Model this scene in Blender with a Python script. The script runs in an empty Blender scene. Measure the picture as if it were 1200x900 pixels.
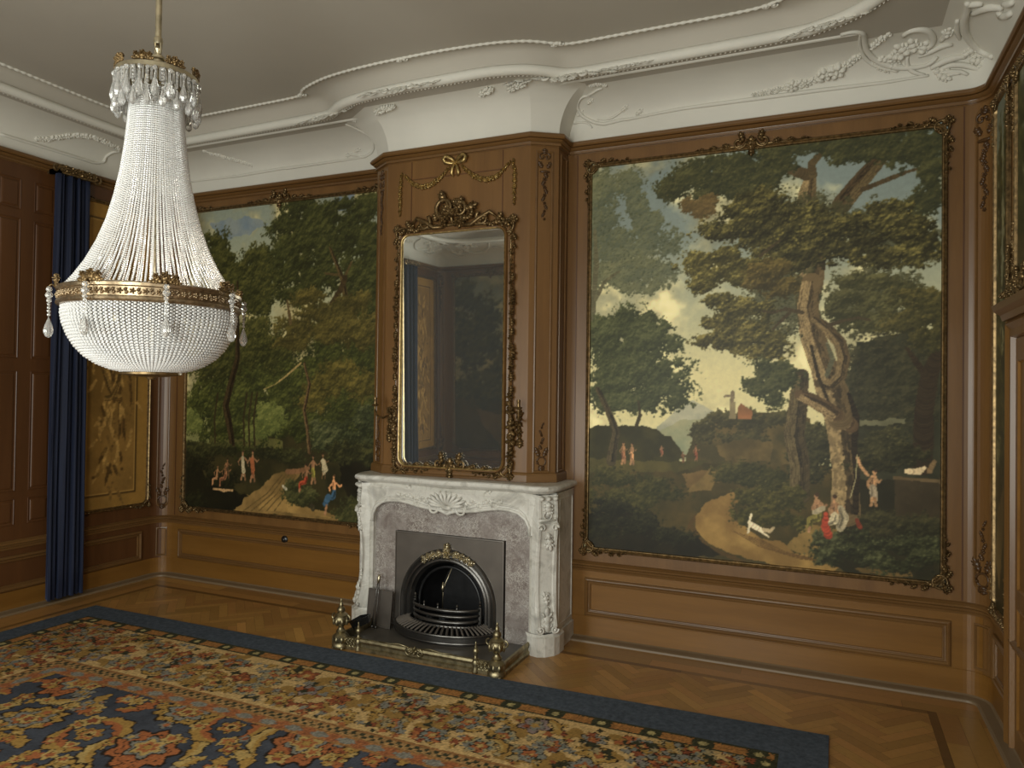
import bpy, math, random
import numpy as np
from math import pi, sin, cos, radians

random.seed(7)
RNG = np.random.default_rng(11)
SC = bpy.context.scene
COL = SC.collection

# ------------------------------------------------------------------ camera, light, exposure
CAM_H = 1.8
YAW, PITCH, ROLL, FPX = radians(23.676), radians(0.792), radians(0.758), 845.65
FW = np.array([-sin(YAW) * cos(PITCH), cos(YAW) * cos(PITCH), sin(PITCH)])
RT = np.array([cos(YAW), sin(YAW), 0.0])
UP = np.cross(RT, FW)
RT2 = RT * cos(ROLL) + UP * sin(ROLL)
UP2 = UP * cos(ROLL) - RT * sin(ROLL)
cam = bpy.data.cameras.new('camera')
cam.sensor_width = 36.0
cam.lens = FPX * 36.0 / 1200.0
cam.clip_start = 0.05
cam_ob = bpy.data.objects.new('camera', cam)
COL.objects.link(cam_ob)
from mathutils import Matrix, Vector
cam_ob.matrix_world = Matrix(((RT2[0], UP2[0], -FW[0], 0), (RT2[1], UP2[1], -FW[1], 0),
                              (RT2[2], UP2[2], -FW[2], CAM_H), (0, 0, 0, 1)))
SC.camera = cam_ob

SC.view_settings.view_transform = 'Standard'
SC.view_settings.look = 'None'
SC.view_settings.gamma = 1.0
SC.view_settings.use_curve_mapping = False
SC.view_settings.exposure = 0.0

world = bpy.data.worlds.new('world')
SC.world = world
world.use_nodes = True
world.node_tree.nodes['Background'].inputs[0].default_value = (0.75, 0.85, 1.0, 1)
world.node_tree.nodes['Background'].inputs[1].default_value = 0.5


def area(name, loc, rot, sx, sy, power, color):
    l = bpy.data.lights.new(name, 'AREA')
    l.shape = 'RECTANGLE'
    l.size, l.size_y = sx, sy
    l.energy = power
    l.color = color
    o = bpy.data.objects.new(name, l)
    o.location = loc
    o.rotation_euler = rot
    COL.objects.link(o)
    return o


# daylight entering by the two tall windows of the near wall (behind the camera)
WIN = ((-4.05, -2.75), (-1.75, -0.35))
WZ0, WZ1 = 0.35, 3.1
DAY = 102.0
PAINT_GAIN, CARPET_GAIN, LAMP_W, MIRROR_TILT = 1.98, 1.36, 1.4, .018
for k_, (wa, wb) in enumerate(WIN):
    area('window_and_fill_daylight', ((wa + wb) / 2, -0.93, (WZ0 + WZ1) / 2), (radians(90), 0, 0), wb - wa - .1, WZ1 - WZ0 - .1, DAY * (.88, 1.16)[k_], (.98, 1.0, .92))
# unseen window added in the right-hand wall beside the camera, as fill light
WR_FILL = (-.75, .35)
area('window_and_fill_daylight', (0.80, (WR_FILL[0] + WR_FILL[1]) / 2, (WZ0 + WZ1) / 2), (radians(90), 0, radians(90)), WR_FILL[1] - WR_FILL[0] - .1, WZ1 - WZ0 - .1, 16.0, (.98, 1.0, .92))

# ------------------------------------------------------------------ room numbers
XL, XR, YF, YN = -5.98, 0.895, 5.134, -1.03
CENY = 2.05
ZD, ZCB, ZC, ZSOF, ZTOP = 0.562, 3.605, 3.69, 3.985, 4.13
XB = -2.595                      # axis of the chimney breast
XM = -2.562                      # axis of the mantelpiece


# ------------------------------------------------------------------ helpers
def srgb(r, g, b, gain=1.0):
    def f(c):
        c = c / 255.0
        return (c / 12.92 if c <= .04045 else ((c + .055) / 1.055) ** 2.4) * gain
    return (f(r), f(g), f(b), 1.0)


WOFF = {}


class MB:
    def __init__(self):
        self.v, self.f, self.fc = [], [], []

    def add(self, vs, fs, col=None):
        o = len(self.v)
        self.v.extend([tuple(map(float, p)) for p in vs])
        self.f.extend([tuple(i + o for i in q) for q in fs])
        if col is not None:
            self.fc.extend([col] * len(fs))

    def build(self, name, mat, parent=None, smooth=False, angle=None):
        me = bpy.data.meshes.new(name)
        off = WOFF.get(parent.name, (0, 0, 0)) if parent else (0, 0, 0)
        v = np.array(self.v, float) - np.array(off)
        me.from_pydata(v.tolist(), [], self.f)
        if self.fc:
            at = me.attributes.new('Col', 'FLOAT_COLOR', 'FACE')
            at.data.foreach_set('color', np.array([(*c[:3], 1.0) for c in self.fc], np.float32).ravel())
        if mat:
            me.materials.append(mat)
        if smooth:
            me.polygons.foreach_set('use_smooth', [True] * len(me.polygons))
        me.update()
        if smooth and angle:
            try:
                me.set_sharp_from_angle(angle=radians(angle))
            except Exception:
                pass
        o = bpy.data.objects.new(name, me)
        COL.objects.link(o)
        if parent:
            o.parent = parent
            WOFF[o.name] = off
        return o

    # ---- primitives in world space
    def box(self, x0, x1, y0, y1, z0, z1):
        v = [(x, y, z) for z in (z0, z1) for y in (y0, y1) for x in (x0, x1)]
        self.add(v, [(0, 2, 3, 1), (4, 5, 7, 6), (0, 1, 5, 4), (2, 6, 7, 3), (0, 4, 6, 2), (1, 3, 7, 5)])

    def fbox(self, F, a0, a1, b0, b1, n0, n1):
        v = [F(a, b, n) for n in (n0, n1) for b in (b0, b1) for a in (a0, a1)]
        self.add(v, [(0, 2, 3, 1), (4, 5, 7, 6), (0, 1, 5, 4), (2, 6, 7, 3), (0, 4, 6, 2), (1, 3, 7, 5)])

    def tube(self, pts, rad, seg=6, closed=False, cap=True, flat=None):
        P = np.array(pts, float)
        n = len(P)
        R = [rad] * n if np.isscalar(rad) else list(rad)
        T = np.roll(P, -1, 0) - np.roll(P, 1, 0)
        if not closed:
            T[0], T[-1] = P[1] - P[0], P[-1] - P[-2]
        T /= np.linalg.norm(T, axis=1)[:, None] + 1e-12
        u = np.cross(T[0], (0, 0, 1.0))
        if np.linalg.norm(u) < .1:
            u = np.cross(T[0], (1.0, 0, 0))
        vs = []
        for i in range(n):
            u = u - T[i] * (u @ T[i])
            u /= np.linalg.norm(u) + 1e-12
            w = np.cross(T[i], u)
            for k in range(seg):
                a = 2 * pi * k / seg
                vs.append(P[i] + R[i] * (cos(a) * u + sin(a) * w))
        fs = []
        m = n if closed else n - 1
        for i in range(m):
            for k in range(seg):
                a, b = i * seg + k, i * seg + (k + 1) % seg
                c, d = ((i + 1) % n) * seg + (k + 1) % seg, ((i + 1) % n) * seg + k
                fs.append((a, b, c, d))
        if cap and not closed:
            fs.append(tuple(range(seg))[::-1])
            fs.append(tuple((n - 1) * seg + k for k in range(seg)))
        self.add(vs, fs)

    def lathe(self, prof, c, seg=24, sx=1.0, sy=1.0):
        vs, fs = [], []
        for (r, z) in prof:
            for k in range(seg):
                a = 2 * pi * k / seg
                vs.append((c[0] + r * sx * cos(a), c[1] + r * sy * sin(a), c[2] + z))
        for i in range(len(prof) - 1):
            for k in range(seg):
                a, b = i * seg + k, i * seg + (k + 1) % seg
                fs.append((a, b, b + seg, a + seg))
        fs.append(tuple(range(seg))[::-1])
        fs.append(tuple((len(prof) - 1) * seg + k for k in range(seg)))
        self.add(vs, fs)

    def ball(self, c, r, nu=6, nv=4, rz=None):
        rx = ry = r
        rz = r if rz is None else rz
        vs = [(c[0], c[1], c[2] - rz)]
        for j in range(1, nv):
            t = -pi / 2 + pi * j / nv
            for k in range(nu):
                a = 2 * pi * k / nu
                vs.append((c[0] + rx * cos(t) * cos(a), c[1] + ry * cos(t) * sin(a), c[2] + rz * sin(t)))
        vs.append((c[0], c[1], c[2] + rz))
        fs = []
        for k in range(nu):
            fs.append((0, 1 + (k + 1) % nu, 1 + k))
            L = len(vs) - 1
            b = 1 + (nv - 2) * nu
            fs.append((L, b + k, b + (k + 1) % nu))
        for j in range(nv - 2):
            for k in range(nu):
                a = 1 + j * nu + k
                b = 1 + j * nu + (k + 1) % nu
                fs.append((a, b, b + nu, a + nu))
        self.add(vs, fs)

    # blob lying on a surface frame F(a,b,n)
    def blob(self, F, a, b, la, lb, h, ang=0.0, n0=0.0, nu=8, nv=4):
        vs, fs = [], []
        ca, sa = cos(ang), sin(ang)
        for j in range(nv + 1):
            t = -pi / 2 + pi * j / nv
            for k in range(nu):
                p = 2 * pi * k / nu
                x, y, z = la * cos(t) * cos(p), lb * cos(t) * sin(p), h * sin(t)
                vs.append(F(a + x * ca - y * sa, b + x * sa + y * ca, n0 + z))
        for j in range(nv):
            for k in range(nu):
                q = j * nu + k
                r = j * nu + (k + 1) % nu
                fs.append((q, r, r + nu, q + nu))
        self.add(vs, fs)

    def ftube(self, F, pts, rad, seg=6, n0=0.0):
        self.tube([F(p[0], p[1], n0 + (p[2] if len(p) > 2 else 0)) for p in pts], rad, seg)

    # moulding: profile (inward offset, height) swept along a 2D path in frame F, mitred
    def sweep(self, F, path, prof, closed=True, cap=False):
        P = np.array(path, float)
        n = len(P)
        m = len(prof)
        vs = []
        for i in range(n):
            p = P[i]
            a = P[(i - 1) % n] if (closed or i > 0) else None
            b = P[(i + 1) % n] if (closed or i < n - 1) else None
            d1 = (p - a) if a is not None else (b - p)
            d2 = (b - p) if b is not None else (p - a)
            d1 = d1 / (np.linalg.norm(d1) + 1e-12)
            d2 = d2 / (np.linalg.norm(d2) + 1e-12)
            n1 = np.array([-d1[1], d1[0]])
            n2 = np.array([-d2[1], d2[0]])
            mt = n1 + n2
            mt = mt / max(np.linalg.norm(mt), 1e-6)
            k = 1.0 / max(mt @ n1, .3)
            for (e, h) in prof:
                q = p + mt * (e * k)
                vs.append(F(q[0], q[1], h))
        fs = []
        for i in range(n if closed else n - 1):
            for j in range(m - 1):
                a = i * m + j
                b = ((i + 1) % n) * m + j
                fs.append((a, b, b + 1, a + 1))
        if cap and not closed:
            fs.append(tuple(range(m)))
            fs.append(tuple((n - 1) * m + j for j in range(m))[::-1])
        self.add(vs, fs)

    def prism(self, F, poly, n0, n1):
        m = len(poly)
        vs = [F(a, b, n0) for a, b in poly] + [F(a, b, n1) for a, b in poly]
        fs = [tuple(range(m))[::-1], tuple(range(m, 2 * m))]
        fs += [(i, (i + 1) % m, m + (i + 1) % m, m + i) for i in range(m)]
        self.add(vs, fs)

    def loft(self, rows, closed=False):
        m = len(rows[0])
        vs = [p for r in rows for p in r]
        fs = []
        for i in range(len(rows) - 1):
            for k in range(m if closed else m - 1):
                a, b = i * m + k, i * m + (k + 1) % m
                fs.append((a, b, b + m, a + m))
        self.add(vs, fs)

    # ---- carved ornament
    def scroll(self, F, a, b, r, a0, turns, th, n0=0.0, flip=1, end=.25, seg=6):
        pts, rad = [], []
        N = max(8, int(abs(turns) * 18))
        for i in range(N + 1):
            t = i / N
            rr = r * (1 - (1 - end) * t)
            an = a0 + flip * turns * 2 * pi * t
            pts.append((a + rr * cos(an), b + rr * sin(an)))
            rad.append(th * (1.0 - .35 * t))
        self.ftube(F, pts, rad, seg, n0)
        self.blob(F, pts[-1][0], pts[-1][1], th * 1.5, th * 1.5, th * 1.6, 0, n0)

    def leaf(self, F, a, b, ang, L, w, h, n0=0.0):
        for k, (t, s) in enumerate(((.22, .8), (.5, 1.0), (.8, .6))):
            self.blob(F, a + cos(ang) * L * t, b + sin(ang) * L * t, L * .26, w * .5 * s, h * (1 - .25 * k), ang, n0, 6, 4)
        for sg in (1, -1):
            for t in (.25, .5, .72):
                self.blob(F, a + cos(ang) * L * t - sin(ang) * sg * w * .38, b + sin(ang) * L * t + cos(ang) * sg * w * .38,
                          L * .15, w * .16, h * .7, ang + sg * .7, n0, 5, 3)

    def rosette(self, F, a, b, r, h, n0=0.0, k=5):
        for i in range(k):
            t = 2 * pi * i / k + a * 7
            self.blob(F, a + r * .58 * cos(t), b + r * .58 * sin(t), r * .48, r * .36, h, t, n0, 6, 4)
        self.blob(F, a, b, r * .3, r * .3, h * 1.5, 0, n0, 6, 4)

    def garland(self, F, pts, w, h, n0=0.0, dens=1.0, rnd=None):
        rnd = rnd or random
        P = np.array(pts, float)
        seg = np.linalg.norm(np.diff(P, axis=0), axis=1)
        L = seg.sum()
        N = max(3, int(L / (w * .55) * dens))
        cum = np.r_[0, np.cumsum(seg)]
        self.ftube(F, [tuple(p) for p in P], w * .16, 5, n0)
        for i in range(N):
            s = L * (i + .5) / N
            k = min(np.searchsorted(cum, s) - 1, len(seg) - 1)
            k = max(k, 0)
            t = (s - cum[k]) / (seg[k] + 1e-9)
            p = P[k] * (1 - t) + P[k + 1] * t
            an = math.atan2(P[k + 1][1] - P[k][1], P[k + 1][0] - P[k][0])
            ww = w * (.7 + .5 * sin(pi * (i + .5) / N))
            if i % 3 == 1:
                self.rosette(F, p[0], p[1], ww * .5, h, n0, 5)
            else:
                sg = 1 if i % 2 else -1
                self.blob(F, p[0] + rnd.uniform(-.2, .2) * ww, p[1] + sg * ww * .25, ww * .42, ww * .2, h * .9, an + sg * .8, n0, 6, 4)
                self.blob(F, p[0], p[1] - sg * ww * .25, ww * .3, ww * .17, h * .8, an - sg * .9, n0, 6, 4)


def tag(o, label=None, cat=None, group=None, kind=None):
    if label:
        o['label'] = label
    if cat:
        o['category'] = cat
    if group:
        o['group'] = group
    if kind:
        o['kind'] = kind
    return o


def empty(name, loc, label=None, cat=None, group=None, kind=None):
    o = bpy.data.objects.new(name, None)
    o.location = loc
    o.empty_display_size = .1
    COL.objects.link(o)
    WOFF[o.name] = tuple(loc)
    return tag(o, label, cat, group, kind)


def frame(O, A, B, N):
    O, A, B, N = (np.array(q, float) for q in (O, A, B, N))
    return lambda a, b, n: O + a * A + b * B + n * N


F_FAR = lambda a, b, n: (a, YF - n, b)
F_LEFT = lambda a, b, n: (XL + n, a, b)
F_RIGHT = lambda a, b, n: (XR - n, a, b)
F_NEAR = lambda a, b, n: (a, YN + n, b)
F_PLAN = lambda a, b, n: (a, b, n)


def rect(a0, a1, b0, b1):
    return [(a0, b0), (a1, b0), (a1, b1), (a0, b1)]


def rrect(a0, a1, b0, b1, r, seg=6):
    out = []
    for (ca, cb, s) in ((a1 - r, b0 + r, -90), (a1 - r, b1 - r, 0), (a0 + r, b1 - r, 90), (a0 + r, b0 + r, 180)):
        for i in range(seg + 1):
            t = radians(s + 90 * i / seg)
            out.append((ca + r * cos(t), cb + r * sin(t)))
    return out


# ------------------------------------------------------------------ materials
def nt(name):
    m = bpy.data.materials.new(name)
    m.use_nodes = True
    N, L = m.node_tree.nodes, m.node_tree.links
    return m, N, L, N['Principled BSDF']


def ramp(N, stops):
    r = N.new('ShaderNodeValToRGB')
    e = r.color_ramp.elements
    e[0].position, e[0].color = stops[0]
    e[1].position, e[1].color = stops[-1]
    for p, c in stops[1:-1]:
        x = e.new(p)
        x.color = c
    return r


def coords(N, L, scale, kind='Object', rot=(0, 0, 0)):
    t = N.new('ShaderNodeTexCoord')
    mp = N.new('ShaderNodeMapping')
    mp.inputs['Scale'].default_value = scale
    mp.inputs['Rotation'].default_value = rot
    L.new(t.outputs[kind], mp.inputs[0])
    return mp.outputs[0]


def noise(N, L, vec, scale, detail=4, rough=.55, dist=0.0):
    n = N.new('ShaderNodeTexNoise')
    n.inputs['Scale'].default_value = scale
    n.inputs['Detail'].default_value = detail
    n.inputs['Roughness'].default_value = rough
    n.inputs['Distortion'].default_value = dist
    L.new(vec, n.inputs['Vector'])
    return n.outputs['Fac']


def bump(N, L, h, bsdf, strength=.2, dist=.002):
    b = N.new('ShaderNodeBump')
    b.inputs['Strength'].default_value = strength
    b.inputs['Distance'].default_value = dist
    L.new(h, b.inputs['Height'])
    L.new(b.outputs[0], bsdf.inputs['Normal'])


def wood(name, c1, c2, scale, rough=.33):
    m, N, L, B = nt(name)
    v = coords(N, L, scale)
    f = noise(N, L, v, 9.0, 6, .65, .3)
    f2 = noise(N, L, v, 1.1, 3, .5, 0)
    mx = N.new('ShaderNodeMath')
    mx.operation = 'MULTIPLY_ADD'
    mx.inputs[1].default_value = .7
    L.new(f2, mx.inputs[0])
    ad = N.new('ShaderNodeMath')
    ad.operation = 'MULTIPLY'
    ad.inputs[1].default_value = .3
    L.new(f, ad.inputs[0])
    L.new(ad.outputs[0], mx.inputs[2])
    r = ramp(N, [(.3, c1), (.7, c2)])
    L.new(mx.outputs[0], r.inputs[0])
    L.new(r.outputs[0], B.inputs['Base Color'])
    B.inputs['Roughness'].default_value = rough
    B.inputs['Specular IOR Level'].default_value = .5
    bump(N, L, f, B, .08, .001)
    return m


def plain(name, col, rough=.5, metal=0.0, var=.12, scale=8.0, bmp=0.0, spec=.5):
    m, N, L, B = nt(name)
    v = coords(N, L, (1, 1, 1))
    f = noise(N, L, v, scale, 4)
    lo = tuple(c * (1 - var) for c in col[:3]) + (1,)
    hi = tuple(min(1, c * (1 + var)) for c in col[:3]) + (1,)
    r = ramp(N, [(.3, lo), (.7, hi)])
    L.new(f, r.inputs[0])
    L.new(r.outputs[0], B.inputs['Base Color'])
    B.inputs['Roughness'].default_value = rough
    B.inputs['Metallic'].default_value = metal
    B.inputs['Specular IOR Level'].default_value = spec
    if bmp:
        bump(N, L, f, B, bmp, .003)
    return m


def attr_mat(name, rough=.5, spec=.3, gain=1.0, bmp=None):
    m, N, L, B = nt(name)
    a = N.new('ShaderNodeAttribute')
    a.attribute_name = 'Col'
    v = coords(N, L, (1, 1, 1))
    f = noise(N, L, v, 30, 3)
    r = ramp(N, [(.2, (.9 * gain,) * 3 + (1,)), (.8, (1.08 * gain,) * 3 + (1,))])
    L.new(f, r.inputs[0])
    mx = N.new('ShaderNodeMix')
    mx.data_type = 'RGBA'
    mx.blend_type = 'MULTIPLY'
    mx.inputs[0].default_value = 1.0
    L.new(a.outputs['Color'], mx.inputs[6])
    L.new(r.outputs[0], mx.inputs[7])
    L.new(mx.outputs[2], B.inputs['Base Color'])
    B.inputs['Roughness'].default_value = rough
    B.inputs['Specular IOR Level'].default_value = spec
    if bmp:
        f3 = noise(N, L, v, bmp[0], 2)
        bump(N, L, f3, B, bmp[1], bmp[2])
    return m


W1, W2 = (.135, .064, .019, 1), (.205, .102, .031, 1)
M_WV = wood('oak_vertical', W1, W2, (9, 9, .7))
M_WH = wood('oak_horizontal', (.158, .070, .013, 1), (.23, .108, .022, 1), (.7, .7, 9))
M_WHT = wood('oak_moulding', (.122, .060, .020, 1), (.18, .092, .030, 1), (.8, .8, 10), .28)
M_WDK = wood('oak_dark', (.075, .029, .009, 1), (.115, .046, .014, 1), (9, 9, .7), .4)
M_CARV = wood('oak_carved', (.06, .029, .011, 1), (.095, .047, .017, 1), (9, 9, 3), .36)
M_SHOE = wood('oak_worn', (.16, .11, .06, 1), (.22, .155, .09, 1), (.8, .8, 6), .5)
M_FLOOR = attr_mat('parquet', .32, .45, 1.0)
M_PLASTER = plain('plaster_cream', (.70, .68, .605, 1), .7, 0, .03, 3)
M_CEIL_SHADE = plain('plaster_ceiling_shade', (.47, .435, .37, 1), .75, 0, .03, 1.5)  # ceiling's shade put into the colour, darker than the cream plaster
M_GILT = plain('gilding', (.42, .30, .12, 1), .34, .85, .45, 40)
M_GILTD = plain('gilding_dark', (.19, .125, .055, 1), .36, .75, .55, 40)
M_BRASS = plain('brass_aged', (.29, .245, .145, 1), .42, .95, .4, 25)
M_BRASSB = plain('brass_pale', (.50, .44, .31, 1), .32, .95, .3, 25)
M_RING = plain('bronze_ring', (.33, .245, .15, 1), .32, .9, .4, 60)
M_IRON = plain('cast_iron', (.012, .012, .013, 1), .42, .3, .3, 20)
M_STEEL = plain('polished_steel', (.13, .123, .115, 1), .32, .9, .15, 12)
M_PLATE = plain('dull_iron_plate', (.15, .132, .115, 1), .42, .55, .12, 6)
M_SLATE = plain('slate_hearth', (.10, .09, .075, 1), .35, .1, .2, 6)
M_BLACK = plain('black_enamel', (.01, .01, .01, 1), .25, 0, .1, 10)
M_WHITE = plain('white_paint', (.7, .7, .66, 1), .5, 0, .04, 4)


def marble_white():
    m, N, L, B = nt('marble_white_grey')
    v = coords(N, L, (1, 1, 1))
    f = noise(N, L, v, 5, 8, .65, 1.2)
    r = ramp(N, [(.3, (.40, .385, .35, 1)), (.46, (.60, .58, .52, 1)), (.52, (.70, .68, .62, 1)), (.7, (.55, .53, .48, 1))])
    L.new(f, r.inputs[0])
    L.new(r.outputs[0], B.inputs['Base Color'])
    B.inputs['Roughness'].default_value = .35
    return m


def marble_slip():
    m, N, L, B = nt('marble_greyish_red')
    v = coords(N, L, (1, 1, 1))
    def veins(scale, width, dist):
        n1 = noise(N, L, v, scale, 3, .6, dist)
        m1 = N.new('ShaderNodeMath')
        m1.operation = 'SUBTRACT'
        m1.inputs[1].default_value = .5
        L.new(n1, m1.inputs[0])
        m2 = N.new('ShaderNodeMath')
        m2.operation = 'ABSOLUTE'
        L.new(m1.outputs[0], m2.inputs[0])
        r_ = ramp(N, [(0, (1, 1, 1, 1)), (width, (0, 0, 0, 1))])
        L.new(m2.outputs[0], r_.inputs[0])
        return r_.outputs[0]
    va, vb = veins(15, .022, 1.6), veins(34, .035, .8)
    vm = N.new('ShaderNodeMath')
    vm.operation = 'MAXIMUM'
    L.new(va, vm.inputs[0])
    L.new(vb, vm.inputs[1])
    f = noise(N, L, v, 12, 6, .65, .5)
    r1 = ramp(N, [(.35, (.19, .155, .14, 1)), (.6, (.30, .265, .245, 1)), (.75, (.24, .23, .23, 1))])
    L.new(f, r1.inputs[0])
    f2 = noise(N, L, v, 7, 3)
    r3 = ramp(N, [(.36, (.1, .1, .1, 1)), (.6, (.9, .9, .9, 1))])
    L.new(f2, r3.inputs[0])
    mu = N.new('ShaderNodeMath')
    mu.operation = 'MULTIPLY'
    L.new(vm.outputs[0], mu.inputs[0])
    L.new(r3.outputs[0], mu.inputs[1])
    mx = N.new('ShaderNodeMixRGB')
    mx.inputs[2].default_value = (.58, .55, .5, 1)
    L.new(mu.outputs[0], mx.inputs[0])
    L.new(r1.outputs[0], mx.inputs[1])
    L.new(mx.outputs[0], B.inputs['Base Color'])
    B.inputs['Roughness'].default_value = .28
    return m


M_MARB = marble_white()
M_SLIP = marble_slip()


def velvet():
    m, N, L, B = nt('blue_velvet')
    v = coords(N, L, (1, 1, .05))
    f = noise(N, L, v, 30, 3)
    r = ramp(N, [(.3, (.005, .008, .024, 1)), (.7, (.010, .016, .042, 1))])
    L.new(f, r.inputs[0])
    L.new(r.outputs[0], B.inputs['Base Color'])
    B.inputs['Roughness'].default_value = .8
    B.inputs['Sheen Weight'].default_value = .2
    B.inputs['Sheen Tint'].default_value = (.2, .28, .6, 1)
    return m


M_VELVET = velvet()


def crystal(name, trans=.35, base=(.93, .91, .86, 1), rough=.06):
    m, N, L, B = nt(name)
    v = coords(N, L, (1, 1, 1))
    f = noise(N, L, v, 120, 2)
    r = ramp(N, [(.3, tuple(c * .82 for c in base[:3]) + (1,)), (.7, base)])
    L.new(f, r.inputs[0])
    L.new(r.outputs[0], B.inputs['Base Color'])
    B.inputs['Roughness'].default_value = rough
    B.inputs['IOR'].default_value = 1.6
    B.inputs['Specular IOR Level'].default_value = .8
    B.inputs['Transmission Weight'].default_value = trans
    return m


M_BEAD = crystal('crystal_beads', .28, (1.0, .995, .98, 1), .04)
M_DROP = crystal('crystal_drops', .8, (.97, .96, .93, 1), .02)

m, N, L, B = nt('mirror_silver')
B.inputs['Metallic'].default_value = 1.0
B.inputs['Roughness'].default_value = .015
f = noise(N, L, coords(N, L, (1, 1, 1)), 2.5, 3)
r = ramp(N, [(.3, (.84, .87, .84, 1)), (.7, (.9, .92, .9, 1))])
L.new(f, r.inputs[0])
L.new(r.outputs[0], B.inputs['Base Color'])
# old glass: a thin grey veil of dust
df = N.new('ShaderNodeBsdfDiffuse')
df.inputs[0].default_value = (.55, .6, .6, 1)
ms = N.new('ShaderNodeMixShader')
ms.inputs[0].default_value = .07
L.new(B.outputs[0], ms.inputs[1])
L.new(df.outputs[0], ms.inputs[2])
L.new(ms.outputs[0], N['Material Output'].inputs[0])
M_MIRROR = m

m, N, L, B = nt('window_glass')
B.inputs['Transmission Weight'].default_value = 1.0
B.inputs['Roughness'].default_value = 0
B.inputs['IOR'].default_value = 1.1
f = noise(N, L, coords(N, L, (1, 1, 1)), 2, 2)
r = ramp(N, [(.3, (.95, .97, .96, 1)), (.7, (1, 1, 1, 1))])
L.new(f, r.inputs[0])
L.new(r.outputs[0], B.inputs['Base Color'])
M_GLASS = m

m, N, L, B = nt('bulb_glow')
B.inputs['Emission Color'].default_value = (1, .8, .5, 1)
B.inputs['Emission Strength'].default_value = 1.6
f = noise(N, L, coords(N, L, (1, 1, 1)), 5, 2)
r = ramp(N, [(.3, (.9, .85, .7, 1)), (.7, (1, .95, .8, 1))])
L.new(f, r.inputs[0])
L.new(r.outputs[0], B.inputs['Base Color'])
M_BULB = m

M_PAINT = attr_mat('oil_paint', .45, .25, 1.0, (160, .12, .0015))
M_CARPET = attr_mat('wool_pile', .95, .1, 1.0, (350, .5, .004))
M_CARPETB = plain('wool_blue', (.068, .082, .102, 1), .95, 0, .3, 40, .3, .1)

# ------------------------------------------------------------------ the room
def S(o):
    o['kind'] = 'structure'
    return o


def arc_corner(cx, cy, rx, ry, a0, n=10):
    return [(cx + rx * cos(radians(a0 + 90 * i / n)), cy + ry * sin(radians(a0 + 90 * i / n))) for i in range(n + 1)]


RR, RL = .138, .155
C_FR = arc_corner(XR - RR, YF - RR, RR, RR, 0)          # far right
C_FL = arc_corner(XL + RL, YF - RL, RL, RL, 90)         # far left
C_NL = arc_corner(XL + RL, YN + RL, RL, RL, 180)
C_NR = arc_corner(XR - RR, YN + RR, RR, RR, 270)
BREAST = [(-1.81, YF), (-1.81, 4.925), (-1.985, 4.81), (2 * XB + 1.985, 4.81), (2 * XB + 1.81, 4.925), (2 * XB + 1.81, YF)]
PERIM = C_FR + BREAST + C_FL + C_NL + C_NR                # counter-clockwise, room on the left
BASEP = C_FR + C_FL + C_NL + C_NR                         # without the breast


def clampin(p, d):
    return (min(max(p[0], XL + d), XR - d), min(max(p[1], YN + d), YF - d))


# --- floor: every plank of the herringbone is a face with its own tone
fl = MB()
fl.add([(XL - .1, YN - .1, -.004), (XR + .1, YN - .1, -.004), (XR + .1, YF + .1, -.004), (XL - .1, YF + .1, -.004)], [(0, 1, 2, 3)], (.03, .015, .006))


def plank_tone(k=1.0):
    t = RNG.uniform(.80, 1.14) * k
    if RNG.random() < .07:
        t *= 1.3
    return (.36 * t, .188 * t * RNG.uniform(.94, 1.05), .055 * t)


BW = .36                                                  # border of straight boards
ix0, ix1, iy0, iy1 = XL + BW, XR - BW, YN + BW, YF - BW


def clip_poly(poly, x0, x1, y0, y1):
    for ax, lim, sg in ((0, x0, 1), (0, x1, -1), (1, y0, 1), (1, y1, -1)):
        out = []
        for i in range(len(poly)):
            p, q = poly[i], poly[(i + 1) % len(poly)]
            ip, iq = sg * (p[ax] - lim) >= 0, sg * (q[ax] - lim) >= 0
            if ip:
                out.append(p)
            if ip != iq:
                t = (lim - p[ax]) / (q[ax] - p[ax])
                out.append((p[0] + t * (q[0] - p[0]), p[1] + t * (q[1] - p[1])))
        poly = out
        if not poly:
            return None
    return poly


PW, PL_ = .066, .33
gap = .0006
s2 = math.sqrt(.5)
for i in range(-8, 9):
    for j in range(-130, 130):
        for o in (0, 1):
            # classic herringbone in rotated coordinates
            ux, uy = j * PW + i * 2 * PL_ * .5 + i * PL_ * .5, j * PW - i * PL_ * .5
            ux, uy = j * PW + i * PL_, j * PW - i * PL_
            if o == 0:
                q = [(ux + gap, uy + gap), (ux + PL_ - gap, uy + gap), (ux + PL_ - gap, uy + PW - gap), (ux + gap, uy + PW - gap)]
            else:
                q = [(ux + gap, uy + PW + gap), (ux + PW - gap, uy + PW + gap), (ux + PW - gap, uy + PW + PL_ - gap), (ux + gap, uy + PW + PL_ - gap)]
            w = [(-2.5 + (a - b) * s2, 2.05 + (a + b) * s2) for a, b in q]
            if max(p[0] for p in w) < ix0 or min(p[0] for p in w) > ix1 or max(p[1] for p in w) < iy0 or min(p[1] for p in w) > iy1:
                continue
            w = clip_poly(w, ix0, ix1, iy0, iy1)
            if w and len(w) > 2:
                fl.add([(a, b, 0) for a, b in w], [tuple(range(len(w)))], plank_tone())


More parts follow.
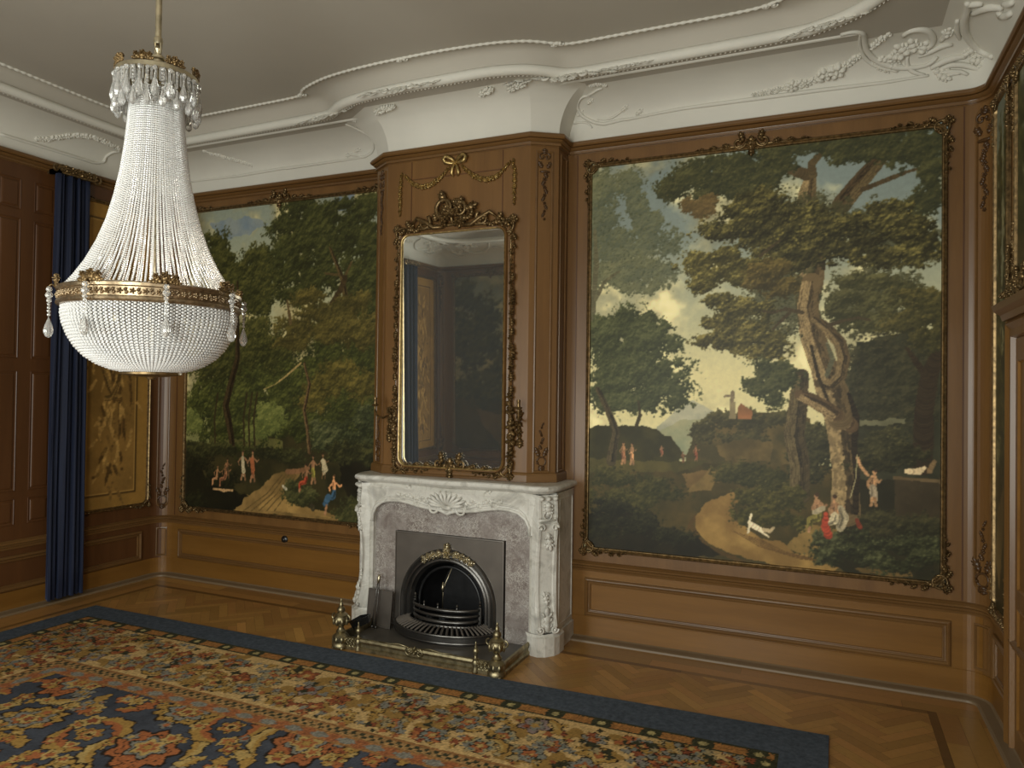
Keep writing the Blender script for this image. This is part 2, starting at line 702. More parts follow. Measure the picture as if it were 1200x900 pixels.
def boards(x0, x1, y0, y1, along, w, L, k=1.0):
    if along == 'x':
        y = y0
        while y < y1 - .005:
            ye = min(y + w, y1)
            x = x0 - RNG.uniform(0, L)
            while x < x1:
                a, b = max(x, x0), min(x + L, x1)
                if b > a + .01:
                    fl.add([(a + gap, y + gap, 0), (b - gap, y + gap, 0), (b - gap, ye - gap, 0), (a + gap, ye - gap, 0)], [(0, 1, 2, 3)], plank_tone(k))
                x += L
            y = ye
    else:
        x = x0
        while x < x1 - .005:
            xe = min(x + w, x1)
            y = y0 - RNG.uniform(0, L)
            while y < y1:
                a, b = max(y, y0), min(y + L, y1)
                if b > a + .01:
                    fl.add([(x + gap, a + gap, 0), (xe - gap, a + gap, 0), (xe - gap, b - gap, 0), (x + gap, b - gap, 0)], [(0, 1, 2, 3)], plank_tone(k))
                y += L
            x = xe


e = .045
boards(ix0, ix1, iy1, iy1 + e, 'x', e, 1.2, .45)
boards(ix0, ix1, iy0 - e, iy0, 'x', e, 1.2, .45)
boards(ix1, ix1 + e, iy0 - e, iy1 + e, 'y', e, 1.2, .45)
boards(ix0 - e, ix0, iy0 - e, iy1 + e, 'y', e, 1.2, .45)
boards(XL, XR, iy1 + e, YF, 'x', .106, 1.5, .95)
boards(XL, XR, YN, iy0 - e, 'x', .106, 1.5, .95)
boards(ix1 + e, XR, iy0 - e, iy1 + e, 'y', .106, 1.5, .95)
boards(XL, ix0 - e, iy0 - e, iy1 + e, 'y', .106, 1.5, .95)
floor = S(fl.build('floor', M_FLOOR))

# --- walls (plain wood backing; the panelling is built on them)
m_ = MB()
far_path = C_FR[5:] + BREAST + C_FL[:6]
P_ = far_path
m_.loft([[(x, y, 1.10) for x, y in P_], [(x, y, ZC) for x, y in P_]])
P_ = C_FR[5:] + C_FL[:6]
m_.loft([[(x, y, 0) for x, y in P_], [(x, y, 1.10) for x, y in P_]])
m_.add([(x, y, 1.10) for x, y in BREAST], [tuple(range(6))])
wall_far = S(m_.build('wall_far', M_WV))
m_ = MB()
P_ = C_FL[5:] + C_NL[:6]
m_.loft([[(x, y, 0) for x, y in P_], [(x, y, ZC) for x, y in P_]])
m2_ = MB()
P_ = C_FR[5:] + C_FL[:6]
m2_.sweep(F_PLAN, P_, [(.0025, 0), (.0025, ZD)], closed=False)
m2_.build('dado_boards', M_WH, wall_far)
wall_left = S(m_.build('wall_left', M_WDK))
m_ = MB()
for P_ in (C_NR[5:] + [(XR, WR_FILL[0])], [(XR, WR_FILL[1])] + C_FR[:6]):
    m_.loft([[(x, y, 0) for x, y in P_], [(x, y, ZC) for x, y in P_]])
for z0, z1 in ((0, WZ0), (WZ1, ZC)):
    m_.add([(XR, WR_FILL[0], z0), (XR, WR_FILL[1], z0), (XR, WR_FILL[1], z1), (XR, WR_FILL[0], z1)], [(0, 1, 2, 3)])
wall_right = S(m_.build('wall_right', M_WV))
m_ = MB()
F_ = lambda a, b, n: (a, YN, b)
x0, x1 = C_NL[-1][0], C_NR[0][0]
for a, b, z0, z1 in ((x0, WIN[0][0], 0, ZC), (WIN[0][1], WIN[1][0], 0, ZC), (WIN[1][1], x1, 0, ZC),
                     (WIN[0][0], WIN[0][1], 0, WZ0), (WIN[0][0], WIN[0][1], WZ1, ZC), (WIN[1][0], WIN[1][1], 0, WZ0), (WIN[1][0], WIN[1][1], WZ1, ZC)):
    m_.add([F_(a, z0, 0), F_(b, z0, 0), F_(b, z1, 0), F_(a, z1, 0)], [(0, 1, 2, 3)])
for C_ in (C_NL[5:], C_NR[:6]):
    m_.loft([[(x, y, 0) for x, y in C_], [(x, y, ZC) for x, y in C_]])
wall_near = S(m_.build('wall_near', M_WV))
for k_, (wa, wb) in enumerate(WIN + (WR_FILL,)):  # the last one is the unseen window added for fill
    FW_ = F_NEAR if k_ < 2 else F_RIGHT
    m_ = MB()
    m_.sweep(FW_, rect(wa, wb, WZ0, WZ1), [(-.08, 0), (-.08, .04), (-.01, .05), (0, .03), (0, -.25)])
    m_.fbox(FW_, wa - .1, wb + .1, WZ0 - .05, WZ0, -.2, .09)
    w_ = S(m_.build('window_%d' % (k_ + 1), M_WHITE))
    m_ = MB()
    mid = (wa + wb) / 2
    for b in (WZ0, WZ0 + .8, WZ0 + 1.6, WZ1 - .05):
        m_.fbox(FW_, wa, wb, b, b + .05, -.22, -.17)
    for a in (wa, mid - .03, wb - .06):
        m_.fbox(FW_, a, a + .06, WZ0, WZ1, -.22, -.17)
    m_.build('window_frame', M_WHITE, w_)
    m_ = MB()
    m_.fbox(FW_, wa, wb, WZ0, WZ1, -.2, -.194)
    m_.build('pane', M_GLASS, w_)

# --- oak mouldings all round
CORN = [(.0, ZCB - .004), (.004, ZCB - .004), (.004, ZCB + .002), (.018, ZCB + .002), (.020, ZCB + .016), (.012, ZCB + .018), (.013, ZCB + .022), (.026, ZCB + .028), (.036, ZCB + .042), (.030, ZCB + .046), (.048, ZCB + .047), (.056, ZCB + .058), (.057, ZCB + .068), (.050, ZCB + .070), (.050, ZC - .006), (.04, ZC), (-.02, ZC)]
m_ = MB()
m_.sweep(F_PLAN, PERIM, CORN)
S(m_.build('trim_1', M_WHT, smooth=True, angle=30))
DADO = [(0, ZD - .058), (.010, ZD - .058), (.014, ZD - .044), (.008, ZD - .040), (.010, ZD - .034), (.024, ZD - .030), (.026, ZD - .022), (.018, ZD - .018), (.032, ZD - .014), (.034, ZD - .002), (.022, ZD + .004), (.012, ZD + .012), (0, ZD + .014)]
m_ = MB()
m_.sweep(F_PLAN, BASEP, DADO)
S(m_.build('trim_2', M_WHT, smooth=True, angle=30))
SKIRT = [(.003, .168), (.006, .166), (.006, .0)]
SHOE = [(.004, .028), (.02, .02), (.07, .016), (.08, .012), (.083, .0)]
for nm, P_ in (('baseboard_far', C_FR[5:] + C_FL[:6]), ('baseboard_left', C_FL[5:] + C_NL[:6]), ('baseboard_near', C_NL[5:] + C_NR[:6]), ('baseboard_right', C_NR[5:] + C_FR[:6])):
    m_ = MB()
    m_.sweep(F_PLAN, P_, SKIRT, closed=False)
    b_ = S(m_.build(nm, M_WH))
    m_ = MB()
    m_.sweep(F_PLAN, P_, SHOE, closed=False)
    m_.build('shoe_strip', M_SHOE, b_)

PMOULD = [(-.020, .001), (-.018, .014), (-.011, .020), (-.003, .023), (.005, .017), (.009, .009), (.016, .008), (.021, .013), (.026, .011), (.029, .001)]
PMS = [(-.006, 0), (-.005, .007), (.003, .009), (.010, .004), (.012, 0)]


def panels(name, F, rects, mat, prof=PMOULD, parent=None):
    for (a0, a1, b0, b1) in rects:
        mb = MB()
        mb.sweep(F, rect(a0, a1, b0, b1), prof)
        mb.build(name[:-1] if name.endswith('s') else name, mat, parent)


PAN_FAR = [(-1.62, .675, .195, .433), (-5.735, -3.56, .195, .433)]
panels('dado_panels', F_FAR, PAN_FAR, M_WHT, parent=wall_far)
panels('dado_panels', F_LEFT, [(4.14, 4.88, .195, .433), (.05, 4.02, .195, .433), (-.78, -.04, .195, .433)], M_WHT, parent=wall_left)
panels('dado_panels', F_NEAR, [(-5.735, -4.3, .195, .433), (-2.55, -1.95, .195, .433)], M_WHT, parent=wall_near)
panels('dado_panels', F_RIGHT, [(4.63, 4.95, .195, .433), (.5, 3.0, .195, .433)], M_WHT, parent=wall_right)
# vertical joints of the far wall field
for a in (-1.735, .752, -5.815, -3.44):
    m_ = MB()
    m_.fbox(F_FAR, a - .004, a + .004, ZD + .02, ZCB - .01, .0, .004)
    m_.build('joint_bead', M_WDK, wall_far)
# tall wooden panels between the curtains on the left wall
rows = [(.70, .90), (.97, 1.93), (2.04, 3.16), (3.24, 3.48)]
cols = []
y = .42
while y < 3.95:
    cols.append((y, y + .17))
    y += .283
rs = [(a + .01, b + .01, r0, r1) for a, b in cols for r0, r1 in rows]
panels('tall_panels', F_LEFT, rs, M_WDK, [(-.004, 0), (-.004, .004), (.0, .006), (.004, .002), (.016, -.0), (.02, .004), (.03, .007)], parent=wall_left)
for (a, b, r0, r1) in rs:
    m_ = MB()
    m_.fbox(F_LEFT, a + .03, b - .03, r0 + .03, r1 - .03, 0, .007)
    m_.build('raised_field', M_WDK, wall_left)

# rounded corners: panels bent into the corner with carved drops
def corner_frame(Carc, flip=1):
    c = np.array(Carc)
    s = np.r_[0, np.cumsum(np.linalg.norm(np.diff(c, axis=0), axis=1))]

    def F(a, b, n):
        # a from 0 (start of the arc) to total length
        a = min(max(a, 0), s[-1])
        k = min(int(np.searchsorted(s, a, 'right') - 1), len(s) - 2)
        t = (a - s[k]) / (s[k + 1] - s[k])
        p = c[k] * (1 - t) + c[k + 1] * t
        d = (c[k + 1] - c[k]) / np.linalg.norm(c[k + 1] - c[k])
        return (p[0] - d[1] * n, p[1] + d[0] * n, b)
    return F, s[-1]


def subdiv_path(path, step):
    out = []
    n = len(path)
    for i in range(n):
        p, q = path[i], path[(i + 1) % n]
        k = max(1, int(math.hypot(q[0] - p[0], q[1] - p[1]) / step))
        for j in range(k):
            out.append((p[0] + (q[0] - p[0]) * j / k, p[1] + (q[1] - p[1]) * j / k))
    return out


def carved_drop_top(mb, F, a, z, s=1.0, L=.55):
    mb.scroll(F, a - .02 * s, z - .03 * s, .03 * s, pi / 2, .8, .007 * s, .004, 1)
    mb.scroll(F, a + .02 * s, z - .03 * s, .03 * s, pi / 2, .8, .007 * s, .004, -1)
    mb.leaf(F, a, z - .01 * s, pi / 2, .05 * s, .045 * s, .012 * s, .004)
    mb.leaf(F, a - .022 * s, z - .12 * s, pi / 2 + .5, .06 * s, .035 * s, .01 * s, .004)
    mb.leaf(F, a + .022 * s, z - .12 * s, pi / 2 - .5, .06 * s, .035 * s, .01 * s, .004)
    mb.blob(F, a, z - .15 * s, .045 * s, .012 * s, .012 * s, 0, .004)
    k = 0
    zz = z - .18 * s
    while zz > z - L:
        w = .03 * s * (1 - .55 * (z - zz) / L)
        if k % 2:
            mb.rosette(F, a, zz, w * .8, .009, .004, 5)
        else:
            mb.leaf(F, a, zz + .02, -pi / 2 + .5 * (1 if k % 4 else -1), .045 * s, w * 1.3, .009, .004)
        zz -= .032 * s
        k += 1


def carved_drop_bottom(mb, F, a, z, s=1.0, L=.42):
    mb.scroll(F, a, z + .055 * s, .042 * s, 0, .95, .008 * s, .004, 1, .9)
    mb.leaf(F, a, z + .02 * s, -pi / 2, .05 * s, .06 * s, .012 * s, .004)
    mb.leaf(F, a - .02 * s, z + .1 * s, pi / 2 + .4, .09 * s, .04 * s, .011 * s, .004)
    mb.leaf(F, a + .02 * s, z + .1 * s, pi / 2 - .4, .09 * s, .04 * s, .011 * s, .004)
    zz = z + .19 * s
    k = 0
    while zz < z + L:
        w = .032 * s * (1 - .7 * (zz - z) / L)
        if k % 2:
            mb.rosette(F, a, zz, w * .8, .009, .004, 5)
        else:
            mb.leaf(F, a, zz - .02, pi / 2 + .5 * (1 if k % 4 else -1), .045 * s, w * 1.2, .009, .004)
        zz += .034 * s
        k += 1


for Carc, par, w_ in ((C_FR, wall_far, M_WV), (C_FL, wall_far, M_WV), (C_NL, wall_near, M_WV)):
    F, L = corner_frame(Carc)
    c = L / 2
    mb = MB()
    mb.sweep(F, subdiv_path(rect(c - .045, c + .045, .19, .455), .02), PMS)
    mb.sweep(F, subdiv_path(rrect(c - .05, c + .05, .66, 3.56, .045, 5), .02), PMS)
    mb.build('corner_panels', M_WHT, par, True, 40)
    mb = MB()
    carved_drop_top(mb, F, c, 3.53, 1.1, .62)
    mb.build('carved_drop', M_CARV, par, True)
    mb = MB()
    carved_drop_bottom(mb, F, c, .67, 1.0, .42)
    mb.build('carved_drop', M_CARV, par, True)

# --- chimney breast details: grooves of the boards, pilaster panels on chamfers and sides
Fb = lambda a, b, n: (a, 4.81 - n, b)
m_ = MB()
for a in (-2.985, -2.205):
    m_.fbox(Fb, a - .004, a + .004, 3.02, ZCB - .01, .0, .003)
m_.fbox(Fb, -2.985, -2.205, 3.452, 3.459, .0, .003)
m_.build('board_joint', M_WDK, wall_far)


def chord_frame(p, q):
    p, q = np.array(p, float), np.array(q, float)
    d = q - p
    L = np.linalg.norm(d)
    d /= L
    n = np.array([-d[1], d[0]])
    return (lambda a, b, k: (p[0] + d[0] * a + n[0] * k, p[1] + d[1] * a + n[1] * k, b)), L


for k_ in (1, 3):
    F, L = chord_frame(BREAST[k_], BREAST[k_ + 1])
    panels('chamfer_panel', F, [(.045, L - .045, 1.24, 3.56)], M_WHT, PMS, wall_far)
    mb = MB()
    carved_drop_top(mb, F, L / 2, 3.55, .9, .5)
    mb.build('carved_drop', M_CARV, wall_far, True)
    mb = MB()
    carved_drop_bottom(mb, F, L / 2, 1.27, .8, .34)
    mb.build('carved_drop', M_CARV, wall_far, True)
for k_ in (0, 4):
    F, L = chord_frame(BREAST[k_], BREAST[k_ + 1])
    panels('side_panel', F, [(.045, L - .045, 1.24, 3.56)], M_WHT, PMS, wall_far)
# plinth of the overmantel standing on the shelf
m_ = MB()
m_.sweep(F_PLAN, BREAST, [(0, 1.235), (.01, 1.228), (.016, 1.215), (.018, 1.165)], closed=False)
m_.build('overmantel_plinth', M_WHT, wall_far)

# --- plaster ceiling: frieze, cove, soffit, roll moulding, upper cove, rope moulding, flat
ROLLP = [(-5.46, 4.65), (-4.90, 4.65), (-4.11, 4.64), (-3.74, 4.632), (-3.62, 4.615), (-3.54, 4.56), (-3.42, 4.485), (-3.2, 4.43), (-2.85, 4.404), (-2.5, 4.402), (-2.16, 4.405),
         (-1.98, 4.44), (-1.86, 4.485), (-1.75, 4.56), (-1.66, 4.635), (-1.56, 4.655), (-1.3, 4.648), (-.8, 4.645), (-.15, 4.63), (-.05, 4.59), (.06, 4.55), (.22, 4.42), (.33, 4.25), (.37, 4.1)]
ROPEP = [(-5.46, 4.508), (-4.90, 4.507), (-4.11, 4.505), (-3.86, 4.502), (-3.79, 4.47), (-3.74, 4.41), (-3.6, 4.35), (-3.39, 4.287), (-3.02, 4.25), (-2.6, 4.248), (-2.342, 4.258),
         (-2.1, 4.282), (-1.95, 4.31), (-1.80, 4.362), (-1.685, 4.445), (-1.60, 4.497), (-1.3, 4.497), (-.8, 4.503), (-.43, 4.510), (-.30, 4.47), (-.16, 4.40), (.02, 4.28), (.14, 4.14), (.17, 4.0)]


def closed_curve(far, dl, dn, dr):
    # the far side is traced, the other three sides run parallel to their walls
    xl, xr, yn = XL + dl, XR - dr, YN + dn
    rest = [(xr, y_) for y_ in np.linspace(far[-1][1] - .4, yn + .3, 8)] + [(x_, yn) for x_ in np.linspace(xr - .3, xl + .3, 10)] + [(xl, y_) for y_ in np.linspace(yn + .3, far[0][1] - .3, 8)]
    return [tuple(p) for p in far] + rest


def smooth_curve(path, k=2):
    P = np.array(path)
    for _ in range(k):
        Q = []
        for i in range(len(P)):
            a, b = P[i], P[(i + 1) % len(P)]
            Q += [a * .75 + b * .25, a * .25 + b * .75]
        P = np.array(Q)
    return P


ROLL = smooth_curve(closed_curve([(XL + .46, 4.55)] + ROLLP, .42, .47, .525))
ROPE = smooth_curve(closed_curve([(XL + .56, 4.42)] + ROPEP, .52, .62, .725))

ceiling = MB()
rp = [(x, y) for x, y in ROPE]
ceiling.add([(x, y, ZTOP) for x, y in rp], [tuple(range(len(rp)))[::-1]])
ceiling = S(ceiling.build('ceiling', M_CEIL_SHADE))
# upper cove between roll and rope
rows_ = []
for t in np.linspace(0, 1, 12):
    h = 1 - (1 - t) ** 5
    e_ = t
    rows_.append([(a[0] * (1 - e_) + b[0] * e_, a[1] * (1 - e_) + b[1] * e_, ZSOF + .02 + (ZTOP - ZSOF - .02) * h) for a, b in zip(ROLL, ROPE)])
mb = MB()
mb.loft(rows_, True)
mb.build('upper_cove', M_CEIL_SHADE, ceiling, True)
# soffit from wall to roll
mb = MB()
N_ = len(ROLL)
outer = []
cen = np.array((-2.5, 2.05))
for p in ROLL:
    q = (p[0], p[1])
    ds = {'l': p[0] - XL, 'r': XR - p[0], 'n': p[1] - YN, 'f': YF - p[1]}
    k = min(ds, key=ds.get)
    outer.append({'l': (XL + .2, p[1]), 'r': (XR - .2, p[1]), 'n': (p[0], YN + .2), 'f': (p[0], YF - .2)}[k])
mb.loft([[(x, y, ZSOF) for x, y in outer], [(x, y, ZSOF) for x, y in ROLL]], True)
xs = (XL, XR, YN, YF)
for (x_, y_) in ((XL, YF), (XR, YF), (XL, YN), (XR, YN)):
    sx, sy = (1 if x_ == XL else -1), (1 if y_ == YN else -1)
    mb.add([(x_ + sx * .2, y_ + sy * .2, ZSOF + .001), (x_ + sx * .75, y_ + sy * .2, ZSOF + .001), (x_ + sx * .75, y_ + sy * .46, ZSOF + .001), (x_ + sx * .46, y_ + sy * .75, ZSOF + .001), (x_ + sx * .2, y_ + sy * .75, ZSOF + .001)], [(0, 1, 2, 3, 4)])
mb.build('soffit', M_CEIL_SHADE, ceiling)
# roll moulding with a fine bead row, rope moulding
mb = MB()
mb.tube([(x, y, ZSOF + .012) for x, y in ROLL], .036, 10, True)
mb.build('roll_moulding', M_PLASTER, ceiling, True)


def resample(P, step):
    P = np.vstack([P, P[:1]])
    s = np.r_[0, np.cumsum(np.linalg.norm(np.diff(P, axis=0), axis=1))]
    n = int(s[-1] / step)
    t = np.linspace(0, s[-1], n, endpoint=False)
    return np.c_[np.interp(t, s, P[:, 0]), np.interp(t, s, P[:, 1])]


mb = MB()
R_ = resample(ROLL, .03)
for i in range(0, len(R_)):
    a, b = R_[i], R_[(i + 1) % len(R_)]
    if a[1] < 2.5 and a[0] > -4:
        continue
    d = (b - a) / np.linalg.norm(b - a)
    n_ = np.array([-d[1], d[0]])
    # small tongue on the room side of the roll
    c = a + n_ * .026
    Fq = frame((c[0], c[1], ZSOF - .014), (d[0], d[1], 0), (0, 0, 1), (n_[0] * .7, n_[1] * .7, -.7))
    mb.blob(Fq, 0, 0, .0105, .006, .006, .5, 0, 5, 3)
mb.build('roll_beading', M_PLASTER, ceiling)
mb = MB()
R_ = resample(ROPE, .012)
rad = [.0105 + .0025 * (1 if (i // 2) % 2 else -1) for i in range(len(R_))]
mb.tube([(x, y, ZTOP - .004) for x, y in R_], rad, 6, True)
mb.build('rope_moulding', M_PLASTER, ceiling, True)
# frieze + main cove
EC, Z0C = .36, 3.83
PROF_C = [(.0, ZC - .01), (.0, Z0C - .03)] + [(.004 + (EC - .004) * (1 - cos(t * pi / 2)), Z0C - .03 + (ZSOF + .004 - Z0C + .03) * sin(t * pi / 2)) for t in np.linspace(.05, 1, 12)]
mb = MB()
base = C_FR + [(-1.5, YF), (-3.7, YF)] + C_FL + [(XL, 3), (XL, 1)] + C_NL + C_NR
mb.loft([[(*clampin(p, d), z) for p in base] for d, z in PROF_C], True)
mb.build('cove', M_PLASTER, ceiling, True, 50)
# thin moulding on the soffit beside the cove
mb = MB()
mb.sweep(F_PLAN, [(.16, YF - .39)] + [clampin(p, .39) for p in ((XL, YF), (XL, YN), (XR, YN))], [(-.012, ZSOF + .002), (-.01, ZSOF - .009), (.0, ZSOF - .012), (.01, ZSOF - .008), (.012, ZSOF + .002)], closed=False)
mb.build('soffit_moulding', M_PLASTER, ceiling)
# cove of the chimney breast, flaring out to the soffit
mb = MB()
profb = [(.0, ZC - .01)] + [(.27 * (1 - cos(t * pi / 2)), ZC + (ZSOF + .003 - ZC) * sin(t * pi / 2)) for t in np.linspace(0, 1, 12)]
mb.sweep(F_PLAN, [(-1.81, 5.3)] + BREAST[1:-1] + [(2 * XB + 1.81, 5.3)], profb, closed=False)
mb.build('breast_cove', M_PLASTER, ceiling, True, 20)

# cove-surface frames, b = distance along the profile from the frieze moulding
_pc = np.array(PROF_C[2:])
_sc = np.r_[0, np.cumsum(np.linalg.norm(np.diff(_pc, axis=0), axis=1))]


def cove_pt(b):
    if b < 0:
        return 0.004, Z0C - .012 + b, 1.0, 0.0
    if b > _sc[-1]:
        return EC + b - _sc[-1], ZSOF, 0.0, -1.0
    d, z = np.interp(b, _sc, _pc[:, 0]), np.interp(b, _sc, _pc[:, 1])
    d2, z2 = np.interp(b + .004, _sc, _pc[:, 0]), np.interp(b + .004, _sc, _pc[:, 1])
    if b + .004 > _sc[-1]:
        return d, z, 0.0, -1.0
    t = np.array([d2 - d, z2 - z])
    t /= np.linalg.norm(t)
    return d, z, t[1], -t[0]


def F_COVE(a, b, n):
    d, z, nd, nz = cove_pt(b)
    return (a, YF - d - nd * n, z + nz * n)


def F_COVEL(a, b, n):
    d, z, nd, nz = cove_pt(b)
    return (XL + d + nd * n, a, z + nz * n)


def F_COVER(a, b, n):
    d, z, nd, nz = cove_pt(b)
    return (XR - d - nd * n, a, z + nz * n)


def px_cove(u, v):
    # sketch point -> (x, b) on the far cove
    d_ = FW + (u - 600) / FPX * RT2 + (450 - v) / FPX * UP2
    best = None
    for b in np.linspace(-.1, .75, 171):
        d, z, _, _ = cove_pt(b)
        t = (YF - d) / d_[1]
        e_ = abs(CAM_H + d_[2] * t - z)
        if best is None or e_ < best[0]:
            best = (e_, d_[0] * t, b)
    return best[1], best[2]

# ------------------------------------------------------------------ painted canvases (colour laid on a fine mesh, dab by dab)
def vnoise(h, w, cell, rng):
    gh, gw = int(h / cell) + 3, int(w / cell) + 3
    g = rng.random((gh, gw))
    y = np.arange(h) / cell
    x = np.arange(w) / cell
    yi, xi = y.astype(int), x.astype(int)
    fy, fx = y - yi, x - xi
    fy, fx = fy * fy * (3 - 2 * fy), fx * fx * (3 - 2 * fx)
    a = g[yi][:, xi] * (1 - fx) + g[yi][:, xi + 1] * fx
    b = g[yi + 1][:, xi] * (1 - fx) + g[yi + 1][:, xi + 1] * fx
    return a * (1 - fy)[:, None] + b * fy[:, None]


def fbm(h, w, cell, rng, oct=4):
    s, o, t = np.zeros((h, w)), 1.0, 0
    for _ in range(oct):
        s += vnoise(h, w, max(cell, 1.5), rng) * o
        t += o
        o *= .5
        cell *= .5
    return s / t


class Canvas:
    def __init__(self, x0, x1, z0, z1, step, to_pix=None, seed=3):
        self.x0, self.x1, self.z0, self.z1 = x0, x1, z0, z1
        self.W, self.H = int(round((x1 - x0) / step)), int(round((z1 - z0) / step))
        self.im = np.zeros((self.H, self.W, 3), np.float32)
        self.rng = np.random.default_rng(seed)
        self.to = to_pix or (lambda u, v: (u, v))
        self.glaze = .07
        self.k = self.W / (x1 - x0)                       # canvas px per metre
        self.yy, self.xx = np.mgrid[0:self.H, 0:self.W].astype(np.float32)

    def P(self, u, v):
        x, z = self.to(u, v)
        return (x - self.x0) * self.k, (self.z1 - z) * self.k

    def poly_mask(self, pts, wob=0.0, cell=9):
        q = np.array([self.P(*p) for p in pts])
        X, Y = self.xx, self.yy
        if wob:
            X = X + (fbm(self.H, self.W, cell, self.rng, 3) - .5) * wob * 2
            Y = Y + (fbm(self.H, self.W, cell, self.rng, 3) - .5) * wob * 2
        ins = np.zeros((self.H, self.W), bool)
        j = len(q) - 1
        for i in range(len(q)):
            xi, yi, xj, yj = q[i, 0], q[i, 1], q[j, 0], q[j, 1]
            c = ((yi > Y) != (yj > Y)) & (X < (xj - xi) * (Y - yi) / (yj - yi + 1e-9) + xi)
            ins ^= c
            j = i
        return ins

    def fill(self, pts, c1, c2=None, wob=2.0, cell=9, alpha=1.0):
        m = self.poly_mask(pts, wob, cell)
        c1 = np.array(c1, float)
        c2 = np.array(c2 if c2 is not None else c1 * .8, float)
        t = np.clip((fbm(self.H, self.W, 22, self.rng) - .3) * 2.5, 0, 1)[..., None]
        col = c1 * (1 - t) + c2 * t
        self.im[m] = (self.im * (1 - alpha) + col * alpha)[m]

    def dabs(self, x, y, r, col, asp=1.0):
        x, y, r = np.asarray(x), np.asarray(y), np.asarray(r, float)
        if np.ndim(r) == 0:
            r = np.full(len(x), float(r))
        R = int(math.ceil(r.max()))
        xi, yi = np.round(x).astype(int), np.round(y).astype(int)
        order = [(dy, dx) for dy in range(-R, R + 1) for dx in range(-R, R + 1)]
        for dy, dx in order:
            ok = (dx * dx + dy * dy * asp <= r * r + .3)
            X, Y = xi[ok] + dx, yi[ok] + dy
            k = (X >= 0) & (X < self.W) & (Y >= 0) & (Y < self.H)
            self.im[Y[k], X[k]] = col[ok][k]

    def foliage(self, clusters, dark, mid, light, dens=1.0, r=(1.0, 2.0), soft=0.0, sub=26):
        # leafage: ragged masses whose edge and inner modelling come from several scales of noise
        rng = self.rng
        H, W = self.H, self.W
        dark, mid, light = (np.array(c, float) for c in (dark, mid, light))
        fld = np.full((H, W), -1.0)
        top = np.zeros((H, W))
        for (cx, cy, rx, ry) in clusters:
            X, Y = self.P(cx, cy)
            ex = abs(self.P(cx + rx, cy)[0] - X) * 1.12
            ey = abs(self.P(cx, cy + ry)[1] - Y) * 1.15
            x0, x1 = max(0, int(X - ex * 1.6)), min(W, int(X + ex * 1.6) + 1)
            y0, y1 = max(0, int(Y - ey * 1.6)), min(H, int(Y + ey * 1.6) + 1)
            if x0 >= x1 or y0 >= y1:
                continue
            dx, dy = (self.xx[y0:y1, x0:x1] - X) / ex, (self.yy[y0:y1, x0:x1] - Y) / ey
            q = 1 - np.hypot(dx, dy)
            sl = (slice(y0, y1), slice(x0, x1))
            better = q > fld[sl]
            fld[sl] = np.where(better, q, fld[sl])
            top[sl] = np.where(better, -dy * .55 - dx * .25, top[sl])
        s_ = self.k / 190.0
        big, midn, fine = fbm(H, W, 26 * s_, rng, 3), fbm(H, W, 10 * s_, rng, 3), vnoise(H, W, 2.6 * s_, rng)
        hair = rng.random((H, W))
        edge = fld + (big - .5) * .75 + (midn - .5) * .9 + (fine - .5) * .55 + (hair - .5) * .22 - .04
        al = np.clip(edge * 7 + .3, 0, 1) * (.97 if dens >= 1 else .55 + .42 * dens)
        clump = midn
        gy = np.gradient(clump, axis=0) + .5 * np.gradient(clump, axis=1)
        gy2 = np.gradient(fine, axis=0) + .5 * np.gradient(fine, axis=1)
        t = .36 + top * .30 + np.clip(gy * 5 * s_, -.25, .3) + np.clip(gy2 * .6, -.15, .2) + (big - .5) * .7 + (hair - .5) * .22
        t = np.clip(t, 0, 1)[..., None]
        col = np.where(t < .5, dark + (mid - dark) * (t * 2), mid + (light - mid) * (t * 2 - 1))
        al = al[..., None]
        self.im = self.im * (1 - al) + col * al
        self.im = self.im.astype(np.float32)
        # touches of leaf colour, lit ones gathered towards the top of each clump
        ys, xs = np.where((edge > .02) & (rng.random((H, W)) < .10 * (.5 + dens * .5)))
        if len(xs):
            tt = np.clip(t[ys, xs] + rng.normal(0, .24, (len(xs), 1)) + (clump[ys, xs] - .5)[:, None] * .9, 0, 1)
            c = np.where(tt < .5, dark + (mid - dark) * (tt * 2), mid + (light - mid) * (tt * 2 - 1))
            o = np.argsort(tt[:, 0])
            self.dabs(xs[o], ys[o], rng.uniform(.5, 1.25, len(xs)) * s_, c[o], 1.5)
        # loose leaves along the rim
        ys, xs = np.where((edge > -.10) & (edge < .06) & (hair < .10))
        if len(xs):
            tt = np.clip(t[ys, xs] + rng.uniform(-.2, .25, (len(xs), 1)), 0, 1)
            c = np.where(tt < .5, dark + (mid - dark) * (tt * 2), mid + (light - mid) * (tt * 2 - 1))
            self.dabs(xs + rng.normal(0, 1.5, len(xs)), ys + rng.normal(0, 1.2, len(xs)), rng.uniform(.6, 1.3, len(xs)) * s_ * 1.1, c, 1.7)

    def stroke(self, pts, w, col, jit=.12, light=None, lside=-1):
        q = np.array([self.P(*p) for p in pts])
        ws = np.array([w] * len(q) if np.isscalar(w) else w, float) * self.k * .0052
        s = np.r_[0, np.cumsum(np.linalg.norm(np.diff(q, axis=0), axis=1))]
        n = max(3, int(s[-1] / .7))
        t = np.linspace(0, s[-1], n)
        x, y, ww = np.interp(t, s, q[:, 0]), np.interp(t, s, q[:, 1]), np.interp(t, s, ws)
        c = np.array(col, float) * (1 + self.rng.uniform(-jit, jit, (n, 1)))
        self.dabs(x, y, ww, c)
